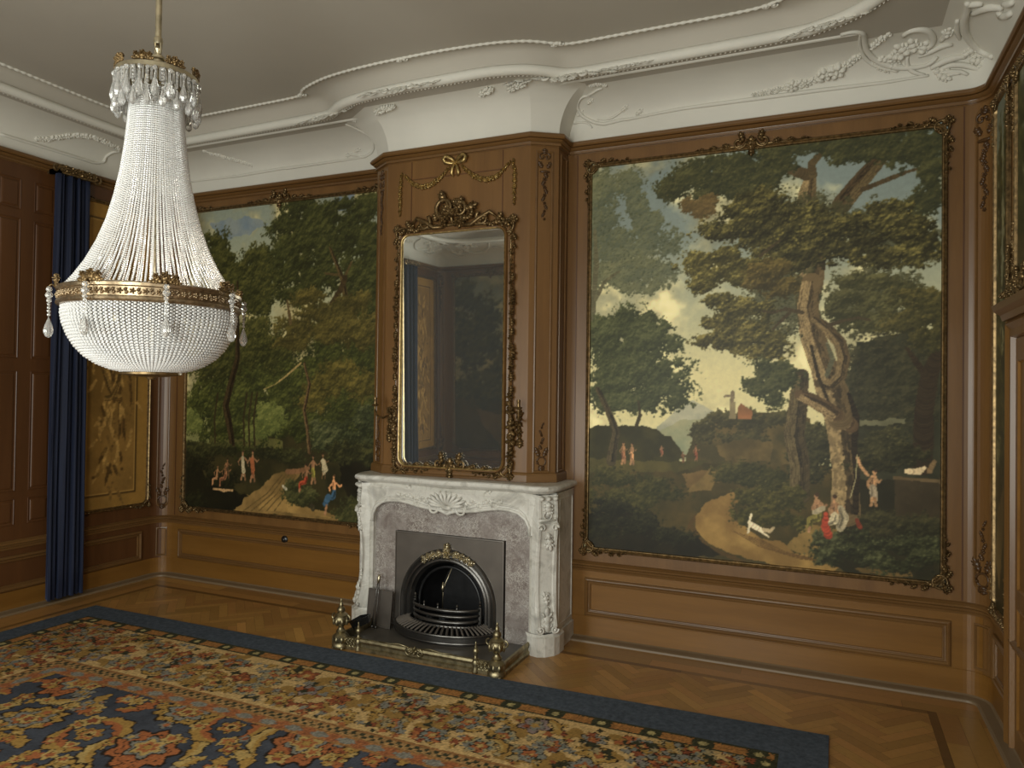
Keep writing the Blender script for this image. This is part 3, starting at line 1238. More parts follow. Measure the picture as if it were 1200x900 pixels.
        if light is not None:
            m = n * 2
            i = self.rng.integers(0, n, m)
            o = np.clip(self.rng.normal(lside * .35, .45, m), -.95, .95)
            tx = np.gradient(x)
            ty = np.gradient(y)
            lt = np.array(light, float) * (1 + self.rng.uniform(-.35, .08, (m, 1)))
            dk = np.array(col, float) * (.55 + .3 * self.rng.random((m, 1)))
            shade = o * lside < 0
            cc_ = np.where(shade[:, None], dk, np.array(col, float) * .3 + lt * .7)
            for st in range(-7, 8):
                j = np.clip(i + st, 0, n - 1)
                L_ = np.hypot(tx[j], ty[j]) + 1e-6
                self.dabs(x[j] - ty[j] / L_ * o * ww[j], y[j] + tx[j] / L_ * o * ww[j], np.maximum(.5, ww[j] * .07), cc_)

    def spots(self, L_):
        for (u, v, r, c) in L_:
            x, y = self.P(u, v)
            self.dabs([x], [y], [r * self.k * .0052], np.array([c], float))

    def build(self, name, F, n, mat, parent, corner=0.0, gain=1.0):
        H, W = self.H, self.W
        xs = np.linspace(self.x0, self.x1, W)
        zs = np.linspace(self.z1, self.z0, H)
        g = np.array(F(0, 0, n), float)
        ea = np.array(F(1, 0, n), float) - g
        eb = np.array(F(0, 1, n), float) - g
        off = np.array(WOFF.get(parent.name, (0, 0, 0))) if parent else np.zeros(3)
        V = (g - off)[None, None] + xs[None, :, None] * ea + zs[:, None, None] * eb
        idx = np.arange(H * W).reshape(H, W)
        Q = np.stack([idx[1:, :-1], idx[1:, 1:], idx[:-1, 1:], idx[:-1, :-1]], -1).reshape(-1, 4)
        me = bpy.data.meshes.new(name)
        me.vertices.add(H * W)
        me.vertices.foreach_set('co', V.astype(np.float32).ravel())
        me.loops.add(Q.size)
        me.loops.foreach_set('vertex_index', Q.astype(np.int32).ravel())
        me.polygons.add(len(Q))
        me.polygons.foreach_set('loop_start', np.arange(0, Q.size, 4, dtype=np.int32))
        me.polygons.foreach_set('loop_total', np.full(len(Q), 4, np.int32))
        me.update(calc_edges=True)
        im = self.im
        if self.glaze:
            p = np.pad(im, ((1, 1), (1, 1), (0, 0)), 'edge')
            bl = (p[:-2, 1:-1] + p[2:, 1:-1] + p[1:-1, :-2] + p[1:-1, 2:]) / 4
            im = im * .55 + bl * .45
            im = im * (1 - self.glaze) + np.array((74, 68, 44)) * self.glaze
        c = np.clip(im, 0, 255) / 255.0
        if self.glaze:
            g_ = c.mean(-1, keepdims=True)
            c = np.clip(c * .88 + g_ * .12, 0, 1) ** 1.25 * 1.24
        lin = np.where(c <= .04045, c / 12.92, ((c + .055) / 1.055) ** 2.4) * gain
        at = me.attributes.new('Col', 'FLOAT_COLOR', 'POINT')
        at.data.foreach_set('color', np.concatenate([lin, np.ones((H, W, 1))], -1).astype(np.float32).ravel())
        me.materials.append(mat)
        o = bpy.data.objects.new(name, me)
        COL.objects.link(o)
        if parent:
            o.parent = parent
            WOFF[o.name] = tuple(off)
        return o


def px_wall(u, v):
    d = FW + (u - 600) / FPX * RT2 + (450 - v) / FPX * UP2
    t = (YF - .01) / d[1]
    return d[0] * t, CAM_H + d[2] * t


def px_left(u, v):
    d = FW + (u - 600) / FPX * RT2 + (450 - v) / FPX * UP2
    t = (XL + .01) / d[0]
    return d[1] * t, CAM_H + d[2] * t


def sky(C, stops, cloud, ccell=70, thr=.5, amt=.8):
    H, W = C.H, C.W
    t = np.linspace(0, 1, H)
    base = np.stack([np.interp(t, [s[0] for s in stops], [s[1][k] for s in stops]) for k in range(3)], -1)[:, None, :]
    C.im[:] = base
    n = fbm(H, W, ccell, C.rng, 5)
    n2 = fbm(H, W, ccell * .35, C.rng, 4)
    m = np.clip(((n * .7 + n2 * .3) - thr) * 7, 0, 1)[..., None] * amt
    sh = np.clip(.75 + (n2 - .45) * 1.2, .6, 1.1)[..., None]
    C.im[:] = C.im * (1 - m) + np.array(cloud) * sh * m


def figure(C, u, v, h, skin, cloth, lean=0.0, seated=False):
    # a small painted figure, h = height in sketch units
    s = h / 30.0
    sk = np.array(skin, float)
    C.stroke([(u + lean * h * .1, v - h * .74), (u, v - h * .5)], [2.6 * s, 2.2 * s], sk, .1, sk * 1.15, -1)
    C.stroke([(u + lean * h * .14, v - h * .80), (u + lean * h * .15, v - h * .84)], .9 * s, sk)
    C.stroke([(u + lean * h * .16, v - h * .90)] * 2, 1.7 * s, sk)
    C.stroke([(u + lean * h * .16 + .5 * s, v - h * .935)] * 2, 1.5 * s, sk * .42)
    C.stroke([(u - 1.8 * s, v - h * .72), (u - 4.2 * s, v - h * .6), (u - 3.4 * s, v - h * .48)], [1.0 * s, .9 * s, .7 * s], sk * .92)
    C.stroke([(u + 1.8 * s, v - h * .72), (u + 4.6 * s, v - h * .62), (u + 6.4 * s, v - h * .68)], [1.0 * s, .9 * s, .7 * s], sk * .92)
    cl = np.array(cloth, float)
    if seated:
        C.stroke([(u, v - h * .48), (u - 1 * s, v - h * .34), (u - 6 * s, v - h * .3), (u - 6.5 * s, v - h * .08)], [2.6 * s, 3 * s, 2.4 * s, 1.7 * s], cl, .2, cl * 1.25, 1)
        C.stroke([(u - 6.5 * s, v - h * .1), (u - 7 * s, v)], 1.0 * s, sk)
    else:
        C.stroke([(u, v - h * .5), (u + .6 * s, v - h * .34), (u + 1 * s, v - h * .16)], [2.4 * s, 2.9 * s, 2.2 * s], cl, .2, cl * 1.25, -1)
        C.stroke([(u - .4 * s, v - h * .2), (u - 1.6 * s, v)], 1.0 * s, sk)
        C.stroke([(u + 1.6 * s, v - h * .2), (u + 2.4 * s, v)], 1.0 * s, sk * .85)


def paint_right():
    C = Canvas(-1.645, .665, .655, 3.515, .0053, px_wall, 5)
    sky(C, [(0, (104, 114, 112)), (.2, (112, 120, 114)), (.4, (150, 148, 120)), (.55, (178, 168, 126)), (.7, (176, 167, 126)), (.8, (160, 155, 120))], (188, 178, 136), 90, .50, .85)
    # distant mountain, hazy valley
    C.fill([(770, 500), (790, 482), (810, 468), (826, 476), (850, 490), (850, 530), (770, 530)], (150, 146, 124), (126, 126, 108), 2)
    C.fill([(768, 506), (800, 490), (835, 494), (850, 500), (850, 540), (768, 540)], (118, 122, 98), (138, 134, 104), 3)
    # middle hills
    C.fill([(803, 535), (815, 505), (845, 490), (865, 484), (885, 484), (925, 482), (950, 490), (960, 560), (830, 560), (803, 550)], (66, 60, 36), (92, 78, 46), 3)
    C.foliage([(822, 505, 18, 10), (850, 493, 22, 10), (880, 495, 22, 12), (910, 490, 20, 9), (870, 512, 30, 8)], (48, 46, 28), (66, 62, 38), (84, 78, 46), 1, (.8, 1.6))
    C.fill([(838, 522), (870, 512), (905, 520), (900, 540), (850, 540)], (100, 84, 50), (74, 64, 38), 4)
    # tower with statue on the hill
    C.fill([(854, 490), (855, 470), (861, 470), (862, 490)], (124, 112, 84), (110, 98, 72), .5)
    C.stroke([(857.5, 470), (858, 459)], 2.0, (112, 100, 78))
    C.stroke([(849, 464), (857, 463)], 1.0, (112, 100, 78))
    C.fill([(864, 491), (864, 478), (868, 472), (873, 476), (881, 481), (881, 491)], (136, 92, 58), (110, 78, 50), .6)
    # main ground
    C.fill([(688, 515), (740, 530), (800, 540), (860, 545), (960, 545), (1110, 540), (1110, 700), (688, 660)], (78, 66, 36), (60, 54, 30), 4)
    C.fill([(688, 500), (720, 498), (760, 499), (785, 512), (806, 536), (770, 545), (688, 545)], (62, 58, 32), (50, 48, 28), 4)
    C.fill([(690, 536), (760, 540), (830, 540), (800, 552), (690, 552)], (84, 76, 40), (66, 62, 34), 3)
    C.fill([(800, 556), (850, 546), (900, 548), (850, 562), (805, 572)], (104, 84, 50), (90, 72, 42), 3)
    C.fill([(803, 575), (820, 560), (834, 546), (842, 556), (832, 574)], (122, 100, 58), (96, 80, 46), 2)
    C.foliage([(720, 560, 30, 12), (765, 572, 35, 14), (730, 585, 35, 14), (865, 556, 30, 12), (885, 552, 25, 12), (900, 560, 25, 14)], (42, 44, 24), (62, 60, 32), (84, 78, 42), 1, (.8, 1.6))
    # winding road
    C.fill([(862, 574), (846, 580), (826, 590), (814, 606), (816, 622), (832, 638), (862, 650), (920, 664), (975, 669), (985, 664), (958, 650), (930, 646), (918, 634), (890, 630), (862, 610), (856, 596), (868, 584)], (136, 110, 62), (112, 88, 48), 3)
    C.fill([(815, 600), (812, 614), (830, 640), (880, 658), (860, 656), (820, 642), (805, 620)], (84, 64, 34), (70, 54, 30), 3, 9, .8)
    for k in range(6):
        o = k * 6
        C.stroke([(860 + o, 622 + o * .3), (890 + o, 640 + o * .2), (940 + o, 655 + o * .1)], .8, (92, 70, 38))
    C.fill([(920, 640), (945, 614), (980, 620), (985, 648), (960, 655)], (124, 102, 58), (98, 80, 44), 3)
    # dark foreground corners
    C.fill([(686, 600), (720, 598), (765, 602), (775, 616), (820, 630), (845, 650), (800, 656), (686, 642)], (40, 36, 22), (30, 28, 18), 4)
    C.foliage([(705, 615, 22, 14), (745, 612, 25, 12), (785, 628, 25, 10), (715, 595, 25, 10)], (26, 26, 16), (40, 40, 24), (56, 54, 32), 1, (.8, 1.7))
    C.fill([(975, 560), (1045, 558), (1110, 560), (1110, 690), (1060, 680), (990, 670), (960, 655), (985, 640)], (50, 46, 28), (38, 36, 22), 4)
    C.fill([(1000, 668), (1030, 656), (1062, 660), (1068, 676), (1040, 676)], (104, 84, 48), (84, 68, 38), 3)
    # far dark wood on the right
    C.fill([(1000, 400), (1110, 380), (1110, 560), (1000, 560), (990, 500)], (62, 62, 44), (46, 46, 32), 6, 16)
    C.foliage([(1030, 430, 38, 36), (1005, 460, 30, 30), (1070, 450, 36, 46), (1040, 480, 45, 18)], (42, 42, 28), (58, 56, 38), (74, 70, 46), .8, (1, 2))
    C.fill([(1005, 492), (1060, 490), (1060, 497), (1005, 498)], (112, 110, 84), (90, 88, 66), 3)
    C.foliage([(1030, 525, 35, 18), (1000, 530, 20, 22), (960, 520, 22, 26), (945, 545, 18, 22)], (38, 38, 24), (58, 56, 34), (84, 80, 50), 1, (.8, 1.6))
    C.stroke([(1080, 545), (1082, 480), (1088, 440), (1102, 405), (1108, 380)], [11, 10, 9, 7, 6], (52, 42, 28), .15)
    C.stroke([(1084, 440), (1070, 420), (1062, 408)], [4, 3, 1.5], (52, 42, 28))
    C.fill([(1048, 560), (1050, 557), (1104, 562), (1104, 622), (1048, 612)], (66, 56, 38), (54, 46, 30), 1)
    C.fill([(1046, 557), (1106, 562), (1106, 566), (1046, 561)], (98, 82, 56), (82, 68, 46), .8)
    # left trees
    C.foliage([(703, 225, 16, 30), (708, 265, 20, 40), (737, 218, 16, 18), (745, 245, 14, 16), (722, 290, 32, 26), (756, 262, 18, 14), (764, 282, 24, 20), (782, 290, 18, 13), (745, 318, 40, 20), (775, 318, 22, 12), (712, 318, 20, 18)], (72, 76, 58), (86, 88, 64), (102, 102, 74), .55, (1, 2.2))
    C.stroke([(692, 400), (695, 350), (699, 310), (697, 270)], [5, 4, 3.5, 2], (92, 88, 66))
    C.stroke([(697, 352), (708, 330), (725, 318)], [2.5, 2, 1], (92, 88, 66))
    C.foliage([(735, 378, 34, 18), (712, 395, 26, 26), (755, 400, 36, 26), (735, 425, 45, 28), (715, 455, 30, 24), (765, 440, 36, 26), (788, 455, 24, 14), (745, 468, 40, 14), (790, 470, 16, 10)], (48, 52, 34), (66, 70, 44), (88, 90, 58), 1.1, (1, 2))
    C.stroke([(716, 540), (722, 505), (712, 480), (700, 455)], [7, 5, 4, 3], (64, 56, 38), .15, (92, 80, 54))
    C.stroke([(745, 500), (750, 486), (748, 470)], [2, 2, 1.5], (60, 54, 36))
    # great oak: trunk
    TR, TL, TD = (92, 77, 52), (160, 138, 98), (44, 36, 24)
    C.stroke([(936, 580), (937, 545), (930, 510), (935, 470), (938, 440)], [12, 12, 12, 11, 9], (70, 60, 40), .15, (112, 98, 66), -1)
    C.stroke([(990, 600), (990, 560), (986, 520), (984, 490), (975, 460), (965, 430), (952, 395), (945, 360), (950, 325), (952, 290), (948, 255), (945, 230), (950, 205)], [17, 14, 14, 17, 18, 15, 14, 13, 15, 15, 13, 11, 6], TR, .12, TL, -1)
    C.stroke([(1002, 600), (1003, 555), (1000, 520), (1003, 490), (993, 462)], [3, 4, 3, 4, 3], TD, .25)
    C.stroke([(936, 462), (950, 468), (966, 476), (982, 486), (996, 498)], [6, 8, 9, 10, 9], (78, 62, 42), .15, TL, 1)
    C.stroke([(960, 448), (972, 452), (984, 440), (988, 420), (984, 402), (970, 386), (952, 372), (938, 364)], [7, 7, 7, 7, 7, 7, 5, 3], (80, 66, 44), .12, (132, 112, 78), -1)
    C.stroke([(966, 440), (974, 418), (968, 402)], [2.2, 2, 1.5], (96, 92, 72))
    C.stroke([(985, 470), (976, 462), (972, 452)], [5, 5, 4], (150, 130, 92), .2)
    C.stroke([(945, 205), (920, 196), (900, 184), (890, 176)], [7, 6, 5, 3], (74, 62, 42))
    C.stroke([(952, 205), (950, 192), (962, 180)], [5, 5, 3], (78, 66, 44))
    C.stroke([(985, 240), (1005, 215), (1022, 195), (1035, 182)], [11, 10, 9, 7], (76, 62, 42), .12, (104, 90, 60), 1)
    C.stroke([(1010, 222), (1035, 212), (1060, 202), (1080, 196)], [3, 2.5, 2, 1], (72, 60, 40))
    # oak: foliage
    C.foliage([(930, 260, 70, 26), (1040, 285, 45, 30), (915, 345, 40, 40), (1020, 345, 45, 35)], (52, 52, 34), (64, 63, 40), (80, 77, 50), .5, (1, 2))
    D_, M_, L_ = (38, 36, 21), (66, 62, 35), (122, 112, 62)
    C.foliage([(792, 220, 24, 16), (815, 205, 34, 16), (845, 212, 44, 20), (880, 205, 40, 22), (860, 190, 60, 12), (905, 190, 30, 14), (930, 172, 40, 10), (985, 168, 50, 14), (1030, 165, 45, 18), (1075, 170, 34, 24), (1092, 200, 18, 30), (1062, 178, 40, 14), (1085, 232, 22, 18), (1000, 182, 34, 10)], (46, 48, 32), (62, 62, 38), (84, 82, 50), 1.1, (1, 1.9))
    C.foliage([(806, 240, 12, 8), (822, 246, 14, 10), (830, 234, 10, 8)], (76, 64, 40), (94, 78, 47), (112, 92, 58), 1, (.9, 1.7))
    C.foliage([(888, 235, 26, 14), (862, 248, 22, 12), (905, 250, 36, 20), (880, 268, 44, 18), (845, 272, 28, 12), (915, 275, 40, 22), (945, 262, 36, 20), (965, 285, 40, 22), (990, 268, 30, 18), (935, 300, 36, 18), (1010, 285, 30, 18), (1035, 262, 30, 18), (1058, 268, 34, 18), (1080, 285, 26, 14), (1030, 300, 34, 14), (1075, 300, 24, 10), (1040, 245, 26, 10)], D_, M_, L_, 1.15, (1, 1.9))
    C.foliage([(822, 308, 24, 12), (848, 302, 28, 14), (870, 312, 26, 14), (838, 322, 28, 12), (820, 335, 16, 9), (868, 328, 16, 8)], (50, 47, 26), (82, 76, 40), (138, 126, 70), 1.1, (1, 1.8))
    C.foliage([(900, 318, 24, 14), (915, 335, 24, 12), (895, 335, 18, 10)], (54, 48, 27), (80, 70, 38), (112, 96, 52), 1.1, (1, 1.8))
    C.foliage([(842, 352, 18, 8), (862, 362, 26, 12), (848, 376, 24, 12), (890, 362, 22, 10), (875, 385, 34, 14), (840, 398, 24, 10), (860, 402, 26, 10), (900, 398, 26, 14), (895, 410, 26, 10), (825, 403, 12, 6)], (46, 44, 25), (80, 74, 40), (134, 122, 68), 1.1, (1, 1.8))
    C.foliage([(900, 432, 20, 10), (915, 442, 24, 14), (896, 455, 16, 10), (905, 468, 14, 8), (885, 450, 14, 8)], (42, 46, 28), (64, 66, 40), (84, 84, 52), 1.1, (1, 1.8))
    C.foliage([(985, 350, 20, 14), (1008, 352, 24, 12), (990, 372, 24, 12), (1015, 378, 26, 12), (1040, 355, 18, 10), (1030, 330, 26, 10), (1052, 338, 18, 9), (1000, 330, 20, 10)], (50, 50, 30), (70, 68, 42), (96, 92, 58), 1, (.9, 1.7))
    C.foliage([(1072, 350, 28, 14), (1092, 368, 20, 24), (1062, 375, 26, 16), (1085, 395, 24, 16)], (48, 46, 26), (70, 66, 36), (98, 88, 48), 1, (.9, 1.7))
    C.stroke([(984, 490), (975, 460), (965, 430), (952, 395), (945, 360), (950, 330)], [14, 15, 12, 11, 12, 11], TR, .12, TL, -1)
    C.stroke([(960, 448), (972, 452), (984, 440), (988, 420), (984, 402), (970, 386), (952, 372)], [5, 6, 6, 6, 6, 5, 4], (84, 70, 47), .12, (138, 118, 82), -1)
    C.stroke([(968, 440), (975, 420), (969, 404)], [2.2, 2.6, 1.5], (84, 82, 62))
    C.stroke([(970, 470), (958, 440), (950, 405)], [1.2, 2, 1.4], (52, 43, 28), .2)
    C.stroke([(938, 462), (952, 469), (966, 476), (980, 486)], [5, 7, 8, 8], (80, 64, 43), .15, TL, 1)
    C.stroke([(940, 366), (920, 362), (905, 366), (892, 364)], [2.2, 2, 1.4, .8], (66, 56, 38))
    C.stroke([(925, 366), (912, 378), (905, 386)], [1.6, 1.3, .8], (66, 56, 38))
    C.stroke([(968, 382), (985, 376), (1005, 372), (1020, 375)], [2.2, 2, 1.4, .8], (66, 56, 38))
    C.stroke([(890, 300), (905, 288), (915, 280)], [1.6, 1.4, .8], (66, 56, 38))
    # bushes by the road, foreground plants
    C.foliage([(880, 582, 24, 12), (905, 590, 30, 14), (880, 604, 22, 12), (915, 606, 28, 12), (930, 585, 16, 16)], (46, 46, 24), (72, 68, 34), (98, 90, 48), 1.1, (.9, 1.7))
    C.foliage([(985, 640, 34, 14), (1010, 634, 30, 14), (970, 650, 20, 10), (1020, 652, 28, 10), (1070, 640, 30, 20), (1050, 662, 30, 10)], (32, 34, 20), (52, 54, 32), (86, 88, 58), 1.1, (.9, 1.7))
    C.foliage([(1040, 612, 30, 12), (1085, 615, 20, 14), (1025, 545, 26, 8), (1060, 530, 22, 12)], (34, 34, 20), (52, 50, 30), (74, 70, 42), 1, (.9, 1.6))
    # figures: two seated by the oak, a boy hanging a garland, a dog, walkers in the distance
    SK, WHT = (146, 112, 80), (156, 144, 116)
    figure(C, 958, 622, 46, SK, (104, 96, 50), -.3, True)
    C.stroke([(954, 600), (964, 595)], 3, WHT, .15)
    figure(C, 978, 626, 48, SK, WHT, -.2, True)
    C.stroke([(967, 602), (966, 616), (970, 627)], [2.6, 4.2, 4.6], (138, 58, 38), .2)
    C.stroke([(984, 594), (989, 606), (984, 618)], [3, 5, 4.5], np.array(WHT) * .85, .15, np.array(WHT) * 1.1, -1)
    C.stroke([(1003, 608), (1007, 617)], [1.8, 2.6], (112, 52, 34))
    figure(C, 1022, 592, 44, (150, 116, 82), (140, 126, 104), .3)
    C.stroke([(1016, 556), (1008, 546), (1004, 536)], 1.6, (160, 124, 88))
    C.stroke([(1004, 532), (1002, 560), (996, 582)], .8, (150, 140, 104))
    C.stroke([(878, 612), (883, 616), (892, 621)], [2.5, 3.4, 3], (188, 176, 148))
    C.stroke([(894, 620), (902, 622), (906, 618)], [2, 2.2, 1.6], (150, 134, 104))
    C.stroke([(878, 614), (876, 624)], 1.2, (180, 168, 140))
    C.stroke([(892, 623), (900, 628)], 1.2, (180, 168, 140))
    C.stroke([(878, 610), (880, 602)], 1.0, (180, 168, 140))
    figure(C, 730, 543, 26, (150, 112, 78), (132, 92, 66), .1)
    figure(C, 740, 544, 26, SK, (160, 120, 84), .2)
    figure(C, 775, 534, 14, (140, 104, 76), (130, 84, 64))
    figure(C, 815, 540, 20, (128, 92, 66), (120, 72, 52))
    figure(C, 800, 542, 14, (122, 88, 64), (100, 78, 56))
    C.stroke([(1062, 552), (1075, 552), (1082, 548)], [3, 4, 2], (168, 150, 118), .15)
    C.stroke([(1088, 552), (1094, 540)], [3, 2], (110, 90, 62))
    return C


def paint_left():
    C = Canvas(-5.70, -3.44, .655, 3.535, .0066, px_wall, 9)
    sky(C, [(0, (112, 118, 108)), (.25, (132, 134, 112)), (.5, (150, 142, 106)), (1, (110, 104, 70))], (160, 148, 108), 70, .46, .85)
    C.fill([(245, 262), (270, 256), (300, 255), (315, 262), (290, 275), (262, 282)], (96, 108, 116), (112, 118, 116), 5)
    C.fill([(390, 232), (415, 228), (408, 250), (395, 245)], (84, 98, 118), (104, 112, 118), 3)
    # woodland floor
    C.fill([(210, 500), (450, 500), (450, 630), (210, 610)], (56, 50, 27), (40, 38, 21), 5)
    C.fill([(214, 510), (300, 510), (330, 516), (330, 526), (214, 522)], (92, 88, 48), (74, 72, 40), 3)
    C.fill([(266, 590), (300, 575), (320, 556), (345, 548), (352, 556), (330, 575), (340, 590), (400, 604), (400, 614), (330, 604), (262, 598)], (122, 98, 58), (92, 74, 42), 3)
    C.fill([(300, 596), (330, 570), (338, 588), (390, 606)], (136, 110, 64), (110, 88, 50), 2)
    for k in range(5):
        C.stroke([(285 + k * 9, 598), (312 + k * 6, 578), (330 + k * 4, 556)], .8, (80, 64, 36))
    # far luminous gap, left meadow
    C.fill([(214, 470), (228, 450), (246, 470), (246, 520), (214, 520)], (130, 126, 82), (100, 100, 62), 4)
    # background wood
    C.foliage([(230, 480, 18, 20), (255, 470, 30, 40), (290, 470, 40, 46), (340, 460, 40, 50), (300, 430, 60, 30), (360, 500, 50, 20), (280, 500, 60, 14), (400, 470, 50, 50), (420, 420, 40, 60), (385, 430, 40, 50)], (34, 38, 18), (56, 60, 26), (88, 90, 42), .9, (1, 2))
    C.foliage([(315, 490, 16, 20), (300, 505, 20, 10), (225, 492, 12, 12)], (72, 78, 40), (96, 100, 52), (120, 120, 66), .8, (.8, 1.6))
    # left trees (above)
    C.foliage([(252, 285, 16, 16), (258, 310, 22, 22), (280, 320, 20, 16), (300, 300, 22, 12), (306, 316, 22, 22), (292, 340, 34, 22), (300, 356, 24, 12), (270, 350, 24, 20), (300, 385, 20, 14), (270, 400, 40, 16), (300, 410, 44, 20), (255, 430, 30, 20)], (38, 40, 20), (62, 62, 30), (92, 88, 44), 1, (1, 2))
    C.stroke([(272, 520), (268, 495), (264, 475), (270, 450), (278, 420), (278, 380), (278, 330)], [6, 7, 7, 6.5, 5.5, 4, 2], (46, 36, 22), .15, (74, 60, 36), -1)
    for x in (252, 286, 292, 298):
        C.stroke([(x, 522), (x - 1, 490), (x + 3, 460)], [2, 1.8, 1.2], (50, 42, 24))
    # great right-hand trees
    C.foliage([(350, 240, 28, 14), (340, 262, 28, 18), (368, 255, 28, 20), (350, 285, 34, 22), (328, 300, 12, 14), (385, 262, 20, 18), (380, 290, 30, 22), (350, 310, 30, 18), (370, 325, 34, 18), (335, 320, 14, 20), (345, 345, 22, 12), (425, 245, 24, 22), (432, 290, 22, 40), (410, 270, 20, 30), (435, 350, 16, 50), (420, 320, 24, 30), (400, 240, 20, 8)], (38, 40, 20), (58, 60, 30), (84, 84, 44), 1.1, (1, 2))
    C.stroke([(404, 345), (400, 325), (392, 305), (386, 290)], [5, 4, 3, 2], (66, 54, 32), .15, (104, 86, 52))
    C.stroke([(396, 322), (380, 320)], [2, 1], (80, 66, 40))
    C.stroke([(403, 325), (412, 305)], [2, 1], (80, 66, 40))
    C.stroke([(388, 355), (398, 340), (404, 325)], [4, 5, 5], (62, 50, 30))
    C.foliage([(360, 350, 20, 10), (375, 365, 34, 14), (410, 355, 20, 14), (350, 385, 26, 14), (395, 385, 36, 18), (340, 400, 20, 10), (425, 390, 20, 20)], (52, 48, 24), (76, 69, 34), (106, 94, 48), 1.1, (1, 1.9))
    C.foliage([(395, 430, 20, 10), (375, 455, 20, 12), (390, 445, 24, 14), (425, 450, 20, 16), (365, 470, 16, 10)], (50, 46, 22), (80, 73, 34), (112, 98, 48), 1, (.9, 1.8))
    C.stroke([(336, 352), (338, 365), (340, 378)], [2, 2.5, 3], (84, 70, 44))
    C.stroke([(352, 425), (335, 440), (322, 450), (308, 456)], [1.4, 1.2, 1, .7], (140, 120, 76))
    C.stroke([(362, 530), (360, 505), (356, 480), (362, 450), (356, 425)], [3.4, 3.2, 3, 2.6, 2.2], (70, 54, 34), .2, (120, 96, 64))
    C.foliage([(395, 505, 28, 12), (420, 515, 26, 14), (385, 520, 20, 8), (430, 495, 18, 18)], (34, 38, 22), (58, 62, 38), (92, 92, 60), 1.1, (.8, 1.6))
    C.fill([(212, 530), (228, 520), (240, 560), (290, 580), (270, 600), (212, 596)], (30, 28, 16), (24, 22, 14), 4)
    C.foliage([(230, 540, 18, 16), (260, 560, 20, 10), (225, 585, 14, 10)], (24, 24, 14), (36, 36, 20), (52, 48, 28), 1, (.8, 1.6))
    C.fill([(395, 530), (450, 525), (450, 600), (420, 600), (400, 570)], (34, 30, 18), (26, 24, 14), 4)
    C.foliage([(350, 580, 18, 10), (345, 570, 10, 8), (410, 604, 20, 8), (420, 590, 20, 10)], (40, 42, 24), (62, 62, 34), (88, 86, 52), 1.1, (.8, 1.5))
    C.foliage([(228, 524, 16, 8), (262, 527, 22, 7), (310, 530, 22, 7), (340, 534, 18, 8), (405, 528, 22, 12), (435, 534, 18, 12)], (30, 31, 17), (48, 48, 26), (74, 72, 38), 1, (.8, 1.6))
    SK, WHT = (130, 96, 68), (142, 130, 104)
    figure(C, 284, 562, 36, SK, WHT, 0)
    C.stroke([(284, 536), (285, 552)], [3, 4], WHT)
    figure(C, 295, 564, 38, SK, (132, 80, 50), .1)
    C.stroke([(295, 538), (296, 550)], [4, 4.5], (132, 80, 50))
    figure(C, 264, 570, 30, (150, 106, 72), (120, 80, 56), .2, True)
    figure(C, 254, 568, 24, (160, 116, 80), (150, 110, 76), .2, True)
    figure(C, 266, 560, 24, (124, 88, 60), (76, 60, 40))
    C.stroke([(250, 572), (262, 574), (272, 574)], [2, 2.5, 2], (150, 120, 84))
    figure(C, 358, 576, 34, SK, (140, 62, 40), 0, True)
    figure(C, 366, 566, 34, SK, (120, 112, 52), .1)
    figure(C, 378, 560, 30, SK, WHT, -.1)
    C.stroke([(378, 540), (381, 550)], [4, 4], WHT)
    figure(C, 391, 596, 42, (182, 130, 88), (52, 76, 94), -.1, True)
    C.stroke([(384, 582), (380, 590)], [6, 4], (52, 76, 94), .2)
    C.stroke([(382, 592), (380, 602)], 2, SK)
    C.stroke([(331, 569), (335, 573)], [2.4, 2.2], (146, 138, 118))
    C.stroke([(336, 552), (348, 552), (360, 548)], [4, 4, 3], (110, 80, 54))
    C.stroke([(365, 592), (366, 596)], [4.5, 4.5], (58, 52, 36))
    return C


